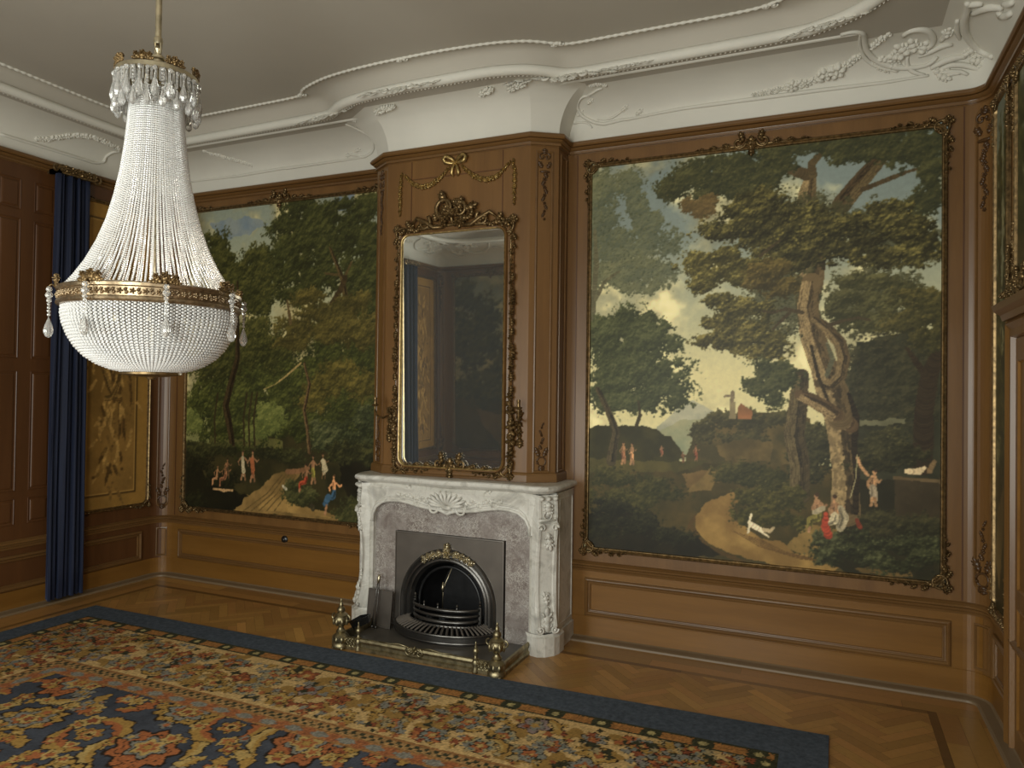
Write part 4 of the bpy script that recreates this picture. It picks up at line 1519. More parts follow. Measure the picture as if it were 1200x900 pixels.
def paint_ochre(y0, y1):
    C = Canvas(y0, y1, .70, 3.47, .009, px_left, 21)
    H, W = C.H, C.W
    n = fbm(H, W, 20, C.rng)[..., None]
    C.im[:] = np.array((122, 94, 46)) * (.86 + .28 * n)
    m = (np.arange(W) / C.k)[None, :] * np.ones((H, 1))
    z = (np.arange(H) / C.k)[:, None] * np.ones((1, W))
    w, h = W / C.k, H / C.k

    def lines(i, c, t):
        a = np.minimum(np.minimum(m, w - m), np.minimum(z, h - z))
        C.im[np.abs(a - i) < t] = c
    lines(.15, (70, 52, 26), .006)
    lines(.165, (150, 120, 66), .006)
    inner = (np.minimum(np.minimum(m, w - m), np.minimum(z, h - z)) > .17)
    C.im[inner] = (np.array((112, 86, 44)) * (.86 + .28 * n))[inner]
    C.to = lambda u, v: (y0 + u * (y1 - y0), v)
    rg = C.rng
    D, Md, Lt = (76, 56, 28), (102, 78, 40), (136, 108, 60)
    # hanging trophy of drapery, quivers and flowers painted in tones of brown
    for (zc, hw, n_) in ((3.1, .12, 160), (2.75, .14, 220), (2.4, .12, 200), (2.05, .16, 260), (1.85, .15, 260), (1.6, .13, 200), (1.35, .10, 150), (1.15, .07, 90), (.98, .045, 50)):
        for _ in range(n_ // 12):
            u = .5 + rg.normal(0, hw) * .9
            v = zc + rg.normal(0, .1)
            an = rg.uniform(-.5, .5)
            L_ = rg.uniform(.03, .13)
            c = (D, Md, Lt)[rg.integers(0, 3)]
            C.stroke([(u, v), (u + an * .12, v - L_), (u + an * .2 + rg.normal(0, .02), v - L_ * 1.8)], [1.8, 2.4, .8], c, .15)
    for u0, v0, u1, v1 in ((.36, 2.05, .62, 1.72), (.64, 2.05, .42, 1.72), (.40, 2.5, .6, 2.25)):
        uu = np.linspace(u0, u1, 12)
        vv = np.linspace(v0, v1, 12) - .12 * np.sin(np.linspace(0, pi, 12))
        C.stroke(list(zip(uu, vv)), [2] + [4.5] * 10 + [2], Md, .12, Lt, -1)
        C.stroke(list(zip(uu, vv - .03)), 1.2, D)
    for _ in range(60):
        u, v = .5 + rg.normal(0, .16), rg.uniform(.95, 3.2)
        C.spots([(u, v, rg.uniform(1.2, 2.6), (D, Md, Lt)[rg.integers(0, 3)])])
    C.to = px_left
    return C


def paint_dark(x0, x1, z0, z1, seed, step=.02):
    C = Canvas(x0, x1, z0, z1, step, lambda u, v: (x0 + u * (x1 - x0), z1 - v * (z1 - z0)), seed)
    sky(C, [(0, (96, 102, 92)), (.5, (116, 112, 84)), (1, (70, 66, 40))], (132, 124, 90), 40, .5, .7)
    C.fill([(0, .7), (.3, .68), (.7, .72), (1, .66), (1, 1), (0, 1)], (66, 58, 34), (46, 42, 24), 3)
    rg = C.rng
    cl = [(rg.uniform(0, 1), rg.uniform(.1, .7), rg.uniform(.06, .2), rg.uniform(.05, .12)) for _ in range(34)]
    C.foliage(cl, (40, 42, 24), (60, 60, 34), (88, 84, 48), 1, (1, 2))
    C.fill([(.3, .75), (.7, .8), (.9, .9), (.6, .96), (.4, .85)], (96, 80, 48), (76, 64, 38), 2)
    return C

# ------------------------------------------------------------------ carpet
CX0, CX1, CY0, CY1 = -5.31, -.215, .35, 3.885


def paint_carpet():
    step = .0072
    C = Canvas(CX0, CX1, CY0, CY1, step, None, 33)
    H, W, k = C.H, C.W, C.k
    rg = np.random.default_rng(33)
    NAVY, NAVY2 = (58, 64, 82), (72, 77, 92)
    GOLD, PALE, ORG, GREY, RUST, OUT, CREAM, GRN = (152, 118, 58), (164, 138, 82), (152, 86, 50), (112, 112, 112), (128, 66, 42), (40, 32, 26), (176, 146, 98), (52, 54, 40)
    dx = np.minimum(C.xx, W - 1 - C.xx) / k
    dy = np.minimum(C.yy, H - 1 - C.yy) / k
    d = np.minimum(dx, dy)
    n = fbm(H, W, 14, rg)[..., None]
    C.im[:] = np.array(NAVY) * (.8 + .4 * n)
    x_, y_ = C.xx / k, C.yy / k

    def put(m, c, jit=.18):
        c = np.array(c, float)
        t = rg.uniform(1 - jit, 1 + jit, m.sum())[:, None]
        C.im[m] = c * t

    def window(cx, cy, R):
        X, Y = cx * k, cy * k
        r = int(R * k) + 2
        x0, x1, y0, y1 = max(0, int(X) - r), min(W, int(X) + r + 1), max(0, int(Y) - r), min(H, int(Y) + r + 1)
        if x0 >= x1 or y0 >= y1:
            return None
        return slice(y0, y1), slice(x0, x1), (C.xx[y0:y1, x0:x1] - X) / k, (C.yy[y0:y1, x0:x1] - Y) / k

    def flower(cx, cy, R, cols, lobes, amp=.16, rot=0.0, asp=1.0, lim=None):
        w_ = window(cx, cy, R * 1.35)
        if w_ is None:
            return
        sy, sx, X, Y = w_
        c_, s_ = cos(rot), sin(rot)
        X, Y = X * c_ + Y * s_, (-X * s_ + Y * c_) * asp
        r = np.hypot(X, Y)
        th = np.arctan2(Y, X)
        rr = r / (R * (1 + amp * np.cos(lobes * th)) + 1e-6)
        sub = C.im[sy, sx]
        ok = np.ones_like(r, bool) if lim is None else lim[sy, sx]
        edges = np.linspace(1.0, 0, len(cols) + 1)
        sub[(rr < 1.12) & ok] = OUT
        for i, c in enumerate(cols):
            mm = (rr < edges[i]) & ok
            sub[mm] = np.array(c) * rg.uniform(.92, 1.08, (mm.sum(), 1))
            if i < len(cols) - 1 and i % 2 == 0:
                mm = (np.abs(rr - edges[i + 1]) < .035) & ok
                sub[mm] = OUT

    def sickle(cx, cy, R, a0, span, wd, c1, c2, lim=None):
        w_ = window(cx, cy, R + wd * 2)
        if w_ is None:
            return
        sy, sx, X, Y = w_
        r = np.hypot(X, Y)
        th = (np.arctan2(Y, X) - a0) % (2 * pi)
        t = th / span
        ok = (t < 1)
        if lim is not None:
            ok &= lim[sy, sx]
        ww = wd * np.sin(np.clip(t, 0, 1) * pi) ** .6 * (1 + .22 * np.cos(t * 26))
        q = r - R
        sub = C.im[sy, sx]
        sub[(np.abs(q) < ww + .009) & ok] = OUT
        m1 = (np.abs(q) < ww) & ok
        sub[m1] = np.array(c1) * rg.uniform(.92, 1.08, (m1.sum(), 1))
        m2 = (q < -ww * .1) & (np.abs(q) < ww) & ok
        sub[m2] = np.array(c2) * rg.uniform(.92, 1.08, (m2.sum(), 1))

    field = d > .86
    # field motifs on a half-drop lattice: palmettes, rosettes and sickle leaves curling round them
    P1 = [[GOLD, PALE, ORG, GREY, OUT], [ORG, PALE, ORG, GOLD], [GREY, GOLD, ORG, PALE], [PALE, ORG, GOLD, NAVY2], [GOLD, ORG, PALE]]
    LX, LY = .43, .385
    for i in range(-1, 14):
        for j in range(-1, 11):
            cx, cy = .30 + i * LX + (j % 2) * LX / 2, .15 + j * LY
            cx += rg.normal(0, .02)
            cy += rg.normal(0, .02)
            kind = (i + 2 * j) % 4
            ph = (i * 1.3 + j * 2.1) % 6.28
            if kind == 0:
                flower(cx, cy, .175, [GOLD, PALE, GOLD, ORG], 11, .10, ph, 1.3, field)
                flower(cx, cy, .115, [GREY, ORG, ORG], 7, .16, ph, 1.3, field)
                flower(cx, cy, .05, [PALE, RUST], 5, .2, 0, 1, field)
            elif kind == 1:
                flower(cx, cy, .06, [GOLD, ORG, PALE, OUT], 6, .2, ph, 1, field)
                for a in (ph, ph + pi):
                    sickle(cx, cy, .155, a, 2.5, .046, GOLD, ORG, field)
                for a in (ph + 2.75, ph + 2.75 + pi):
                    flower(cx + .165 * cos(a), cy + .165 * sin(a), .045, [PALE, ORG, GOLD], 5, .22, a, 1, field)
            elif kind == 2:
                flower(cx, cy, .15, [ORG, ORG, RUST, PALE], 9, .13, ph, .8, field)
                flower(cx, cy - .02, .09, [GREY, PALE, ORG, GOLD], 6, .2, ph, .9, field)
                for a in (ph + .5, ph + 3.6):
                    sickle(cx + .07 * cos(a), cy + .07 * sin(a), .19, a - .9, 1.7, .034, PALE, GOLD, field)
            else:
                flower(cx, cy, .055, [ORG, PALE, GREY], 6, .2, ph, 1, field)
                for a in (ph, ph + 2.1, ph + 4.2):
                    sickle(cx + .05 * cos(a), cy + .05 * sin(a), .13, a, 1.75, .038, (ORG, GOLD, PALE)[int(a) % 3], GOLD, field)
                    flower(cx + .2 * cos(a + 2), cy + .2 * sin(a + 2), .05, [GOLD, RUST, PALE], 5, .22, a, 1, field)
            for q in range(3):
                a = ph + q * 2.3
                flower(cx + LX * .42 * cos(a), cy + LY * .42 * sin(a), rg.uniform(.03, .055), [(GOLD, ORG, GREY, PALE)[(i + q) % 4], (ORG, PALE, GOLD, RUST)[(j + q) % 4]], 5, .24, a, 1, field)
    for _ in range(520):
        flower(rg.uniform(0, W / k), rg.uniform(0, H / k), rg.uniform(.018, .045), [P1[rg.integers(0, 5)][rg.integers(0, 3)], ORG if rg.random() < .5 else GOLD], rg.integers(3, 6), .25, rg.uniform(0, 6), 1, field)
    # inner guards
    g = (d > .68) & (d <= .86)
    put(g, (134, 92, 54))
    m = g & (d > .70) & (d < .76)
    put(m, (150, 116, 74))
    s = np.where(dx < dy, y_, x_)
    m = g & (d > .705) & (d < .755) & (((s / .055) % 1 + ((d > .73) * .5)) % 1 < .45)
    put(m, GRN)
    m = g & (d > .77) & (d < .85)
    put(m, (146, 102, 60))
    m = g & (d > .77) & (d < .85) & ((np.abs(((s / .17) % 1) - .5) * 2 + np.abs(d - .81) / .05) < 1)
    put(m, (144, 84, 52))
    m = g & (d > .78) & (d < .84) & ((np.abs(((s / .17 + .5) % 1) - .5) * 2.6 + np.abs(d - .81) / .04) < 1)
    put(m, GREY)
    # main border: cream ground with crowded blossoms
    b = (d > .10) & (d <= .68)
    put(b, CREAM, .12)
    PB = [[GREY, GREY, ORG, PALE], [ORG, RUST, GOLD], [GOLD, PALE, ORG], [RUST, ORG, PALE], [(122, 106, 112), GREY, GOLD]]
    tot = 2 * (W + H) / k
    cand = []
    for i in range(int(W / k / .26) + 1):
        for r_, off in ((.24, 0), (.40, .13), (.55, .05)):
            for yy0 in (r_, H / k - r_):
                cand.append((i * .26 + off, yy0, i))
    for i in range(int(H / k / .26) + 1):
        for r_, off in ((.24, 0), (.40, .13), (.55, .05)):
            for xx0 in (r_, W / k - r_):
                cand.append((xx0, i * .26 + off, i))
    for _ in range(420):                                   # irregular golden grounds
        e_ = rg.integers(0, 4)
        r_ = rg.uniform(.16, .62)
        a, c = (rg.uniform(0, W / k), r_) if e_ == 0 else (rg.uniform(0, W / k), H / k - r_) if e_ == 1 else (r_, rg.uniform(0, H / k)) if e_ == 2 else (W / k - r_, rg.uniform(0, H / k))
        w_ = window(a, c, .13)
        if w_ is None:
            continue
        sy, sx, X, Y = w_
        t = np.arctan2(Y, X)
        mm = (np.hypot(X, Y * 1.4) < .075 * (1 + .3 * np.cos(3 * t + a * 9))) & b[sy, sx]
        C.im[sy, sx][mm] = np.array((138, 106, 54)) * rg.uniform(.92, 1.08, (mm.sum(), 1))
    for (a, c, i) in cand:
        a += rg.normal(0, .02)
        c += rg.normal(0, .02)
        if rg.random() < .45:
            sickle(a + .04, c, .085, rg.uniform(0, 6), 2.6, .022, GOLD, PALE, b)
        if rg.random() < .5:
            for t in np.linspace(0, 2 * pi, 6, endpoint=False):
                flower(a + .055 * cos(t), c + .05 * sin(t), .032, [GREY if i % 2 else (146, 132, 100), (100, 108, 108)], 4, .1, t, 1, b)
            flower(a, c, .038, [ORG, PALE], 5, .2, 0, 1, b)
        else:
            flower(a, c, rg.uniform(.05, .078), PB[rg.integers(0, 5)], rg.integers(4, 7), .22, rg.uniform(0, 6), 1, b)
    for _ in range(2600):
        e_ = rg.integers(0, 4)
        r_ = rg.uniform(.13, .66)
        a, c = (rg.uniform(0, W / k), r_) if e_ == 0 else (rg.uniform(0, W / k), H / k - r_) if e_ == 1 else (r_, rg.uniform(0, H / k)) if e_ == 2 else (W / k - r_, rg.uniform(0, H / k))
        flower(a, c, rg.uniform(.013, .028), [[RUST, ORG, GOLD, GREY, GRN, (140, 126, 96)][rg.integers(0, 6)]] * 2, rg.integers(3, 6), .3, rg.uniform(0, 6), 1, b)
    # outer guard
    o_ = d <= .10
    put(o_, (146, 98, 52))
    put((d < .015), GRN)
    put((d > .09) & (d < .105), GRN)
    t = (s / .27) % 1
    m = o_ & (d > .02) & (d < .088) & (np.abs(t - .5) * 2 < .42) & ((np.abs(t - .5) * 3 + np.abs(d - .054) / .045) < 1.25)
    put(m, GRN)
    m = o_ & ((np.abs(t - .5) * .27) ** 2 * 1.2 + (d - .054) ** 2 < .024 ** 2)
    put(m, (150, 140, 96))
    # weave: tiny jaggedness
    jx = np.clip(C.xx + rg.integers(-1, 2, (H, W)) * (rg.random((H, W)) < .22), 0, W - 1).astype(int)
    jy = np.clip(C.yy + rg.integers(-1, 2, (H, W)) * (rg.random((H, W)) < .22), 0, H - 1).astype(int)
    C.im = C.im[jy, jx] * rg.uniform(.93, 1.07, (H, W, 1))
    C.glaze = 0
    g_ = C.im.mean(-1, keepdims=True)
    C.im = (C.im * .80 + g_ * .20) * np.array((1.0, .97, .88))
    return C


carpet = empty('carpet', (-2.75, 2.2, 0), 'large flowered oriental carpet with plain blue edge, spread on the parquet', 'carpet')
cc = paint_carpet()
cc.build('patterned_field', F_PLAN, .0135, M_CARPET, carpet, gain=CARPET_GAIN)
mb = MB()
ox0, ox1, oy0, oy1 = -5.55, .015, .05, 4.125
A_ = np.array([(ox0, oy0), (ox1 - .04, oy0), (ox1, 4.21), (ox0 + .03, 4.105)])
inn = np.array([(CX0 + .01, CY0 + .01), (CX1 - .01, CY0 + .01), (CX1 - .01, CY1 - .01), (CX0 + .01, CY1 - .01)])
edge = []
for i in range(4):
    p, q = A_[i], A_[(i + 1) % 4]
    for t in np.linspace(0, 1, 12, endpoint=False):
        w = p + (q - p) * t
        if i == 2:
            w = w + np.array((0, -.03 * sin(t * pi)))
        edge.append(w)
ie = []
for i in range(4):
    p, q = inn[i], inn[(i + 1) % 4]
    for t in np.linspace(0, 1, 12, endpoint=False):
        ie.append(p + (q - p) * t)
mb.loft([[(x, y, .0) for x, y in edge], [(x, y, .011) for x, y in edge], [(x * .0015 + x * .9985, y, .013) for x, y in edge], [(x, y, .0133) for x, y in ie], [(x, y, .002) for x, y in ie]], True)
tag(mb.build('plain_edge', M_CARPETB, carpet), 'plain dark blue edge strip')
# ------------------------------------------------------------------ framed paintings
def gilt_corner(mb, F, a, b, sa, sb, s=1.0, n0=.02):
    # carved foliage hugging a frame corner at (a,b); arms run to (a+sa.., b) and (a, b+sb..)
    mb.scroll(F, a + sa * .03 * s, b + sb * .03 * s, .055 * s, math.atan2(-sb, -sa), .55, .009 * s, n0, 1, .4)
    mb.scroll(F, a + sa * .03 * s, b + sb * .03 * s, .055 * s, math.atan2(-sb, -sa), .55, .009 * s, n0, -1, .4)
    mb.rosette(F, a - sa * .008, b - sb * .008, .032 * s, .016, n0)
    an = math.atan2(-sb, -sa)
    for k in (-.5, 0, .5):
        mb.leaf(F, a, b, an + k, .05 * s, .03 * s, .014, n0)
    for (ux, uy) in ((sa, 0), (0, sb)):
        base = math.atan2(uy, ux)
        out = -sb if ux else -sa
        L = .05
        k = 0
        while L < .30 * s:
            w = .034 * s * (1.15 - L / (.42 * s))
            off = out * .012
            px, py = a + ux * L + (0 if ux else off), b + uy * L + (off if ux else 0)
            if k % 3 == 2:
                mb.rosette(F, px, py, w * .55, .012, n0, 5)
            else:
                mb.leaf(F, px, py, base + (.55 if k % 2 else -.55), w * 1.5, w * .8, .012, n0)
            L += .032 * s
            k += 1
        mb.blob(F, a + ux * L, b + uy * L, .012, .012, .014, 0, n0)
    mb.ftube(F, [(a + sa * L, b), (a + sa * .04, b), (a, b + sb * .04), (a, b + sb * L)], .007 * s, 5, n0 - .004)


def gilt_crest(mb, F, a, b, s=1.0, n0=.02):
    mb.leaf(F, a, b - .03 * s, pi / 2, .09 * s, .06 * s, .02, n0)
    mb.rosette(F, a, b + .0 * s, .036 * s, .02, n0)
    for sg in (1, -1):
        mb.scroll(F, a + sg * .075 * s, b + .025 * s, .045 * s, pi / 2 + sg * 1.57, .9, .010 * s, n0, sg, .25)
        mb.leaf(F, a + sg * .05 * s, b + .03 * s, pi / 2 - sg * .3, .07 * s, .035 * s, .016, n0)
        for k in range(6):
            L = .13 + .042 * k
            w = .034 * (1 - k * .11)
            if k % 2:
                mb.rosette(F, a + sg * L * s, b + .005, w * .6 * s, .012, n0)
            else:
                mb.leaf(F, a + sg * L * s, b + .003, (0 if sg > 0 else pi) + .4 * sg, w * 1.6 * s, w * .8 * s, .013, n0)
    mb.leaf(F, a, b - .01, -pi / 2, .06 * s, .04 * s, .016, n0)
    mb.ftube(F, [(a - .36 * s, b), (a - .12 * s, b + .004), (a + .12 * s, b + .004), (a + .36 * s, b)], .007 * s, 5, n0 - .004)


FR_PROF = [(-.016, .002), (-.016, .016), (-.010, .024), (-.002, .026), (.004, .018), (.008, .022), (.013, .022), (.017, .012), (.017, .003)]


def framed(name, label, F, a0, a1, b0, b1, canvas, r, crest=True, corners=((1, 1), (-1, 1), (1, -1), (-1, -1)), s=1.0, base=None, bot=True, gain=1.0):
    root = empty(name, base, label, 'painting')
    canvas.build('canvas', F, .008, M_PAINT, root, gain=gain)
    mb = MB()
    mb.sweep(F, rrect(a0, a1, b0, b1, r, 6), FR_PROF)
    # spandrels closing the rounded corners of the canvas
    for (ca, cb, sx, sy) in ((a0, b0, 1, 1), (a1, b0, -1, 1), (a0, b1, 1, -1), (a1, b1, -1, -1)):
        pts = [(ca - sx * .012, cb - sy * .012)]
        arc = [(ca + sx * r - sx * r * cos(t), cb + sy * r - sy * r * sin(t)) for t in np.linspace(0, pi / 2, 7)]
        mb.add([F(p[0], p[1], .010) for p in [pts[0]] + arc], [(0, i, i + 1) for i in range(1, 7)])
    tag(mb.build('frame', M_GILTD, root, True, 35), 'thin gilt moulding with rounded corners')
    mb = MB()
    for (sx, sy) in corners:
        ca, cb = (a0 if sx > 0 else a1), (b0 if sy > 0 else b1)
        m2 = MB()
        gilt_corner(m2, F, ca - sx * .006, cb - sy * .006, sx, sy, s)
        m2.build('corner_ornament', M_GILTD, root, True)
    if crest:
        m2 = MB()
        gilt_crest(m2, F, (a0 + a1) / 2, b1 + .012, 1.05 * s)
        m2.build('crest', M_GILTD, root, True)
    return root


framed('landscape_painting', 'large gilt-framed landscape of a gnarled oak, figures and winding road, right of the fireplace', F_FAR, -1.632, .65, .668, 3.50,
       paint_right(), .075, base=(-.49, YF - .02, .668), gain=PAINT_GAIN)
framed('landscape_painting', 'large gilt-framed dark woodland landscape with groups of figures, left of the fireplace behind the chandelier', F_FAR, -5.69, -3.455, .668, 3.52,
       paint_left(), .075, base=(-4.57, YF - .02, .668), gain=PAINT_GAIN)
framed('landscape_painting', 'dark woodland landscape on the wall facing the fireplace, seen only in the overmantel mirror', F_NEAR, -5.69, -4.35, .668, 3.52,
       paint_dark(-5.70, -4.34, .66, 3.53, 41), .075, base=(-5.02, YN + .02, .668), gain=PAINT_GAIN)
framed('landscape_painting', 'tall narrow gilt-framed landscape on the right-hand wall, between rounded corner and door', F_RIGHT, 4.625, 4.955, .60, 3.52,
       paint_dark(4.615, 4.965, .59, 3.53, 43, .012), .06, False, s=.75, base=(XR - .02, 4.8, .6), gain=PAINT_GAIN)
framed('decorative_panel', 'ochre canvas with a painted hanging trophy of drapery and flowers, beside the far blue curtain', F_LEFT, 4.16, 4.945, .705, 3.47,
       paint_ochre(4.15, 4.955), .06, False, s=.62, base=(XL + .02, 4.55, .7), gain=PAINT_GAIN)
framed('decorative_panel', 'ochre canvas with a painted hanging trophy, beside the near curtain, seen only in the mirror', F_LEFT, 2 * CENY - 4.945, 2 * CENY - 4.16, .705, 3.47,
       paint_ochre(2 * CENY - 4.955, 2 * CENY - 4.15), .06, False, s=.62, base=(XL + .02, -.45, .7), gain=PAINT_GAIN)

# ------------------------------------------------------------------ door at the right edge of the picture
mb = MB()
DY1 = 4.43
mb.sweep(F_RIGHT, [(DY1 + .11, 0), (DY1 + .11, 2.22), (DY1 - 1.3, 2.22), (DY1 - 1.3, 0)], [(0, .0), (0, .03), (.02, .045), (.05, .03), (.09, .034), (.10, .0)], closed=False)
mb.fbox(F_RIGHT, DY1 - 1.2, DY1 + .01, .0, 2.12, .0, .012)
door = S(mb.build('door_1', M_WV))
mb = MB()
for b0, b1 in ((.15, .75), (.85, 2.0)):
    for a0 in (DY1 - 1.12, DY1 - .54):
        mb.sweep(F_RIGHT, rect(a0, a0 + .46, b0, b1), [(-.004, .012), (0, .022), (.008, .012)])
mb.build('door_panel', M_WH, door)
mb = MB()
mb.sweep(F_RIGHT, [(DY1 + .13, 2.22), (DY1 - 1.32, 2.22)], [(0, 0), (0, .05), (-.03, .06), (-.05, .09), (-.08, .10), (-.09, .0)], closed=False, cap=True)
mb.build('door_hood', M_WHT, door)
mb = MB()
gilt_corner(mb, F_RIGHT, DY1 + .10, 2.36, -1, 1, .8, .03)
gilt_crest(mb, F_RIGHT, DY1 - .2, 2.36, 1.2, .04)
mb.build('carved_ornament', M_GILTD, door, True)
framed('landscape_painting', 'overdoor landscape in a carved gilt frame above the door at the right edge', F_RIGHT, DY1 - 1.15, DY1 + .02, 2.42, 3.5,
       paint_dark(DY1 - 1.16, DY1 + .03, 2.41, 3.51, 47), .06, False, s=1.0, base=(XR - .02, DY1 - .6, 2.42), gain=PAINT_GAIN)

# ------------------------------------------------------------------ curtains
def curtain(y0, y1, label):
    root = empty('curtain', (XL + .1, (y0 + y1) / 2, 0), label, 'curtain', 'blue curtains of the left wall')
    rows_ = []
    N = 120
    zs = [.045, .3, .8, 1.5, 2.3, 3.0, 3.45, 3.6]
    for z in zs:
        row = []
        sp = 1.0 + .10 * (1 - z / 3.6)
        for i in range(N + 1):
            t = i / N
            yc = (y0 + y1) / 2 + (y1 - y0) / 2 * sp * (2 * t - 1)
            ph = t * 2 * pi * 6.5 + .5 * sin(t * 9)
            amp = .032 + .012 * sin(t * 21)
            x = XL + .085 + amp * sin(ph) + .012 * sin(ph * 2.1 + z)
            row.append((x, yc + .012 * sin(ph * 1.7 + 1 + z * .6), z))
        rows_.append(row)
    mb = MB()
    mb.loft(rows_)
    o = mb.build('drape', M_VELVET, root, True)
    so = o.modifiers.new('thickness', 'SOLIDIFY')
    so.thickness = .006
    mb = MB()
    F = lambda a, b, n: (XL + .135 + n, a, b)
    mb.fbox(F, y0 - .02, y1 + .03, 3.585, 3.62, -.11, .01)
    mb.fbox(F, y0 - .02, y0 + .01, 3.585, 3.62, -.135, .01)
    for k in range(9):
        a = y0 + (y1 - y0) * k / 8
        if k % 2:
            mb.rosette(F, a, 3.625, .034, .02, .012)
        else:
            mb.leaf(F, a, 3.60, pi / 2 + .3 * (1 if k % 4 else -1), .06, .05, .02, .012)
    mb.scroll(F, y1 + .05, 3.615, .045, pi, 1.1, .012, .0, 1, .3)
    mb.scroll(F, y0 - .03, 3.615, .035, 0, 1.1, .010, .0, 1, .3)
    p = empty('curtain_pelmet', (XL + .1, (y0 + y1) / 2, 3.6))
    bpy.data.objects.remove(p)
    tag(mb.build('pelmet', M_GILTD, root, True, 40), 'carved gilt heading strip')
    return root


curtain(3.945, 4.225, 'dark blue velvet curtain with carved gilt heading, left of the ochre panel')
curtain(2 * CENY - 4.225, 2 * CENY - 3.945, 'near dark blue velvet curtain of the left wall, seen only in the mirror')

# ------------------------------------------------------------------ bell push on the dado
mb = MB()
Fk = frame((-4.453, YF, .47), (1, 0, 0), (0, 0, 1), (0, -1, 0))
prof_ = [(.034, .0), (.034, .012), (.028, .018), (.018, .022), (.016, .03), (.010, .034), (0.001, .035)]
vs_ = [[Fk(r * cos(t), r * sin(t), h) for t in np.linspace(0, 2 * pi, 20, endpoint=False)] for r, h in prof_]
mb.loft([[tuple(p) for p in r] for r in vs_], True)
tag(mb.build('wall_fitting', M_BLACK, None, True, 40), 'small round black knob fixed to the oak dado left of the fireplace', 'wall fitting')

# ------------------------------------------------------------------ mantelpiece
mant = empty('mantelpiece', (XM, 4.85, 0), 'grey-white marble mantelpiece with carved scrolls and shell, around the iron fireplace', 'fireplace')


def shelf_outline(o):
    h = .845 + o
    pts = [(-h, YF + .0), (-h, 4.80)]
    # canted corner, then serpentine front
    pts += [(-h + .01, 4.745 - o * .3), (-.80 - o * .4, 4.665 - o), (-.74, 4.635 - o), (-.66, 4.63 - o)]
    for t in np.linspace(-.6, .6, 17):
        pts.append((t, 4.652 - o - .042 * math.exp(-(t / .22) ** 2)))
    pts += [(.66, 4.63 - o), (.74, 4.635 - o), (.80 + o * .4, 4.665 - o), (h - .01, 4.745 - o * .3), (h, 4.80), (h, YF)]
    return [(XM + a, y) for a, y in pts]


mb = MB()
lay = [(-.06, 1.100), (-.035, 1.106), (-.02, 1.112), (-.012, 1.122), (.0, 1.126), (.006, 1.134), (.008, 1.146), (.002, 1.158), (-.012, 1.164)]
rows_ = [[(x, y, z) for x, y in shelf_outline(o)] for o, z in lay]
mb.loft(rows_)
mb.add(rows_[-1], [tuple(range(len(rows_[-1])))])
mb.add(rows_[0], [tuple(range(len(rows_[0])))[::-1]])
mb.build('shelf', M_MARB, mant, True, 35)
# frieze slab with serpentine lower edge
FM = lambda a, b, n: (XM + a, 4.70 - n, b)
low = [(-.655, .80), (-.652, .86), (-.625, .915), (-.57, .955), (-.5, .972), (-.42, .975), (-.33, .965), (-.25, .948), (-.17, .937), (-.09, .935), (-.04, .922), (0, .905)]
low = low + [(-a, b) for a, b in low[-2::-1]]
poly = [(-.70, 1.105), (-.70, .80)] + low + [(.70, .80), (.70, 1.105)]
mb = MB()
# triangulated front by columns
topz = 1.105
vsf, vsb = [], []
fr = [(-.70, .80)] + low + [(.70, .80)]
mb.loft([[(XM + a, 4.70 + .03 * 0, topz) for a, b in fr], [(XM + a, 4.672 - .018 * math.exp(-(a / .2) ** 2), 1.07) for a, b in fr],
         [(XM + a, 4.690 - .012 * math.exp(-(a / .2) ** 2), min(1.05, b + .06)) for a, b in fr], [(XM + a, 4.682, b + .012) for a, b in fr], [(XM + a, 4.70, b) for a, b in fr], [(XM + a, 4.75, b) for a, b in fr]])
mb.build('frieze', M_MARB, mant, True, 45)
mb = MB()
mb.ftube(FM, [(a, b + .006) for a, b in low], .014, 6, .012)
mb.ftube(FM, [(a * .99, b + .036) for a, b in low[1:-1]], .007, 5, .014)
mb.build('edge_moulding', M_MARB, mant, True)
# carved shell cartouche and leaves of the frieze
mb = MB()
for k in range(-5, 6):
    an = pi / 2 + k * .27
    c0 = (0 + .02 * cos(an), .962 + .01 * sin(an))
    L = .15 if abs(k) < 5 else .12
    mb.ftube(FM, [(c0[0] + cos(an) * t * 1.05, c0[1] + sin(an) * t * .72, .035 * sin(t / L * 2.6)) for t in np.linspace(0, L, 6)], [.006, .008, .011, .013, .013, .008], 6, .018)
mb.blob(FM, 0, .955, .05, .022, .03, 0, .02)
for sg in (1, -1):
    mb.scroll(FM, sg * .19, 1.03, .05, -pi / 2 - sg * .4, .8, .013, .016, -sg, .35)
    mb.scroll(FM, sg * .12, .95, .05, pi / 2 + sg * 1.2, .8, .011, .018, sg, .3)
    mb.ftube(FM, [(sg * .16, .965), (sg * .24, .985), (sg * .33, 1.0), (sg * .42, 1.01)], [.012, .010, .008, .004], 6, .016)
    for k, (t, an) in enumerate(((.18, .7), (.24, -.3), (.29, .6), (.35, -.2), (.40, .4))):
        ang = an if sg > 0 else pi - an
        mb.leaf(FM, sg * t, .985 + .008 * k, ang, .075 - .006 * k, .04, .02, .012)
    mb.leaf(FM, sg * .30, 1.06, pi / 2 - sg * .9, .07, .035, .018, .014)
    mb.scroll(FM, sg * .37, 1.055, .028, 0, .8, .007, .014, sg, .3)
mb.build('cartouche', M_MARB, mant, True)
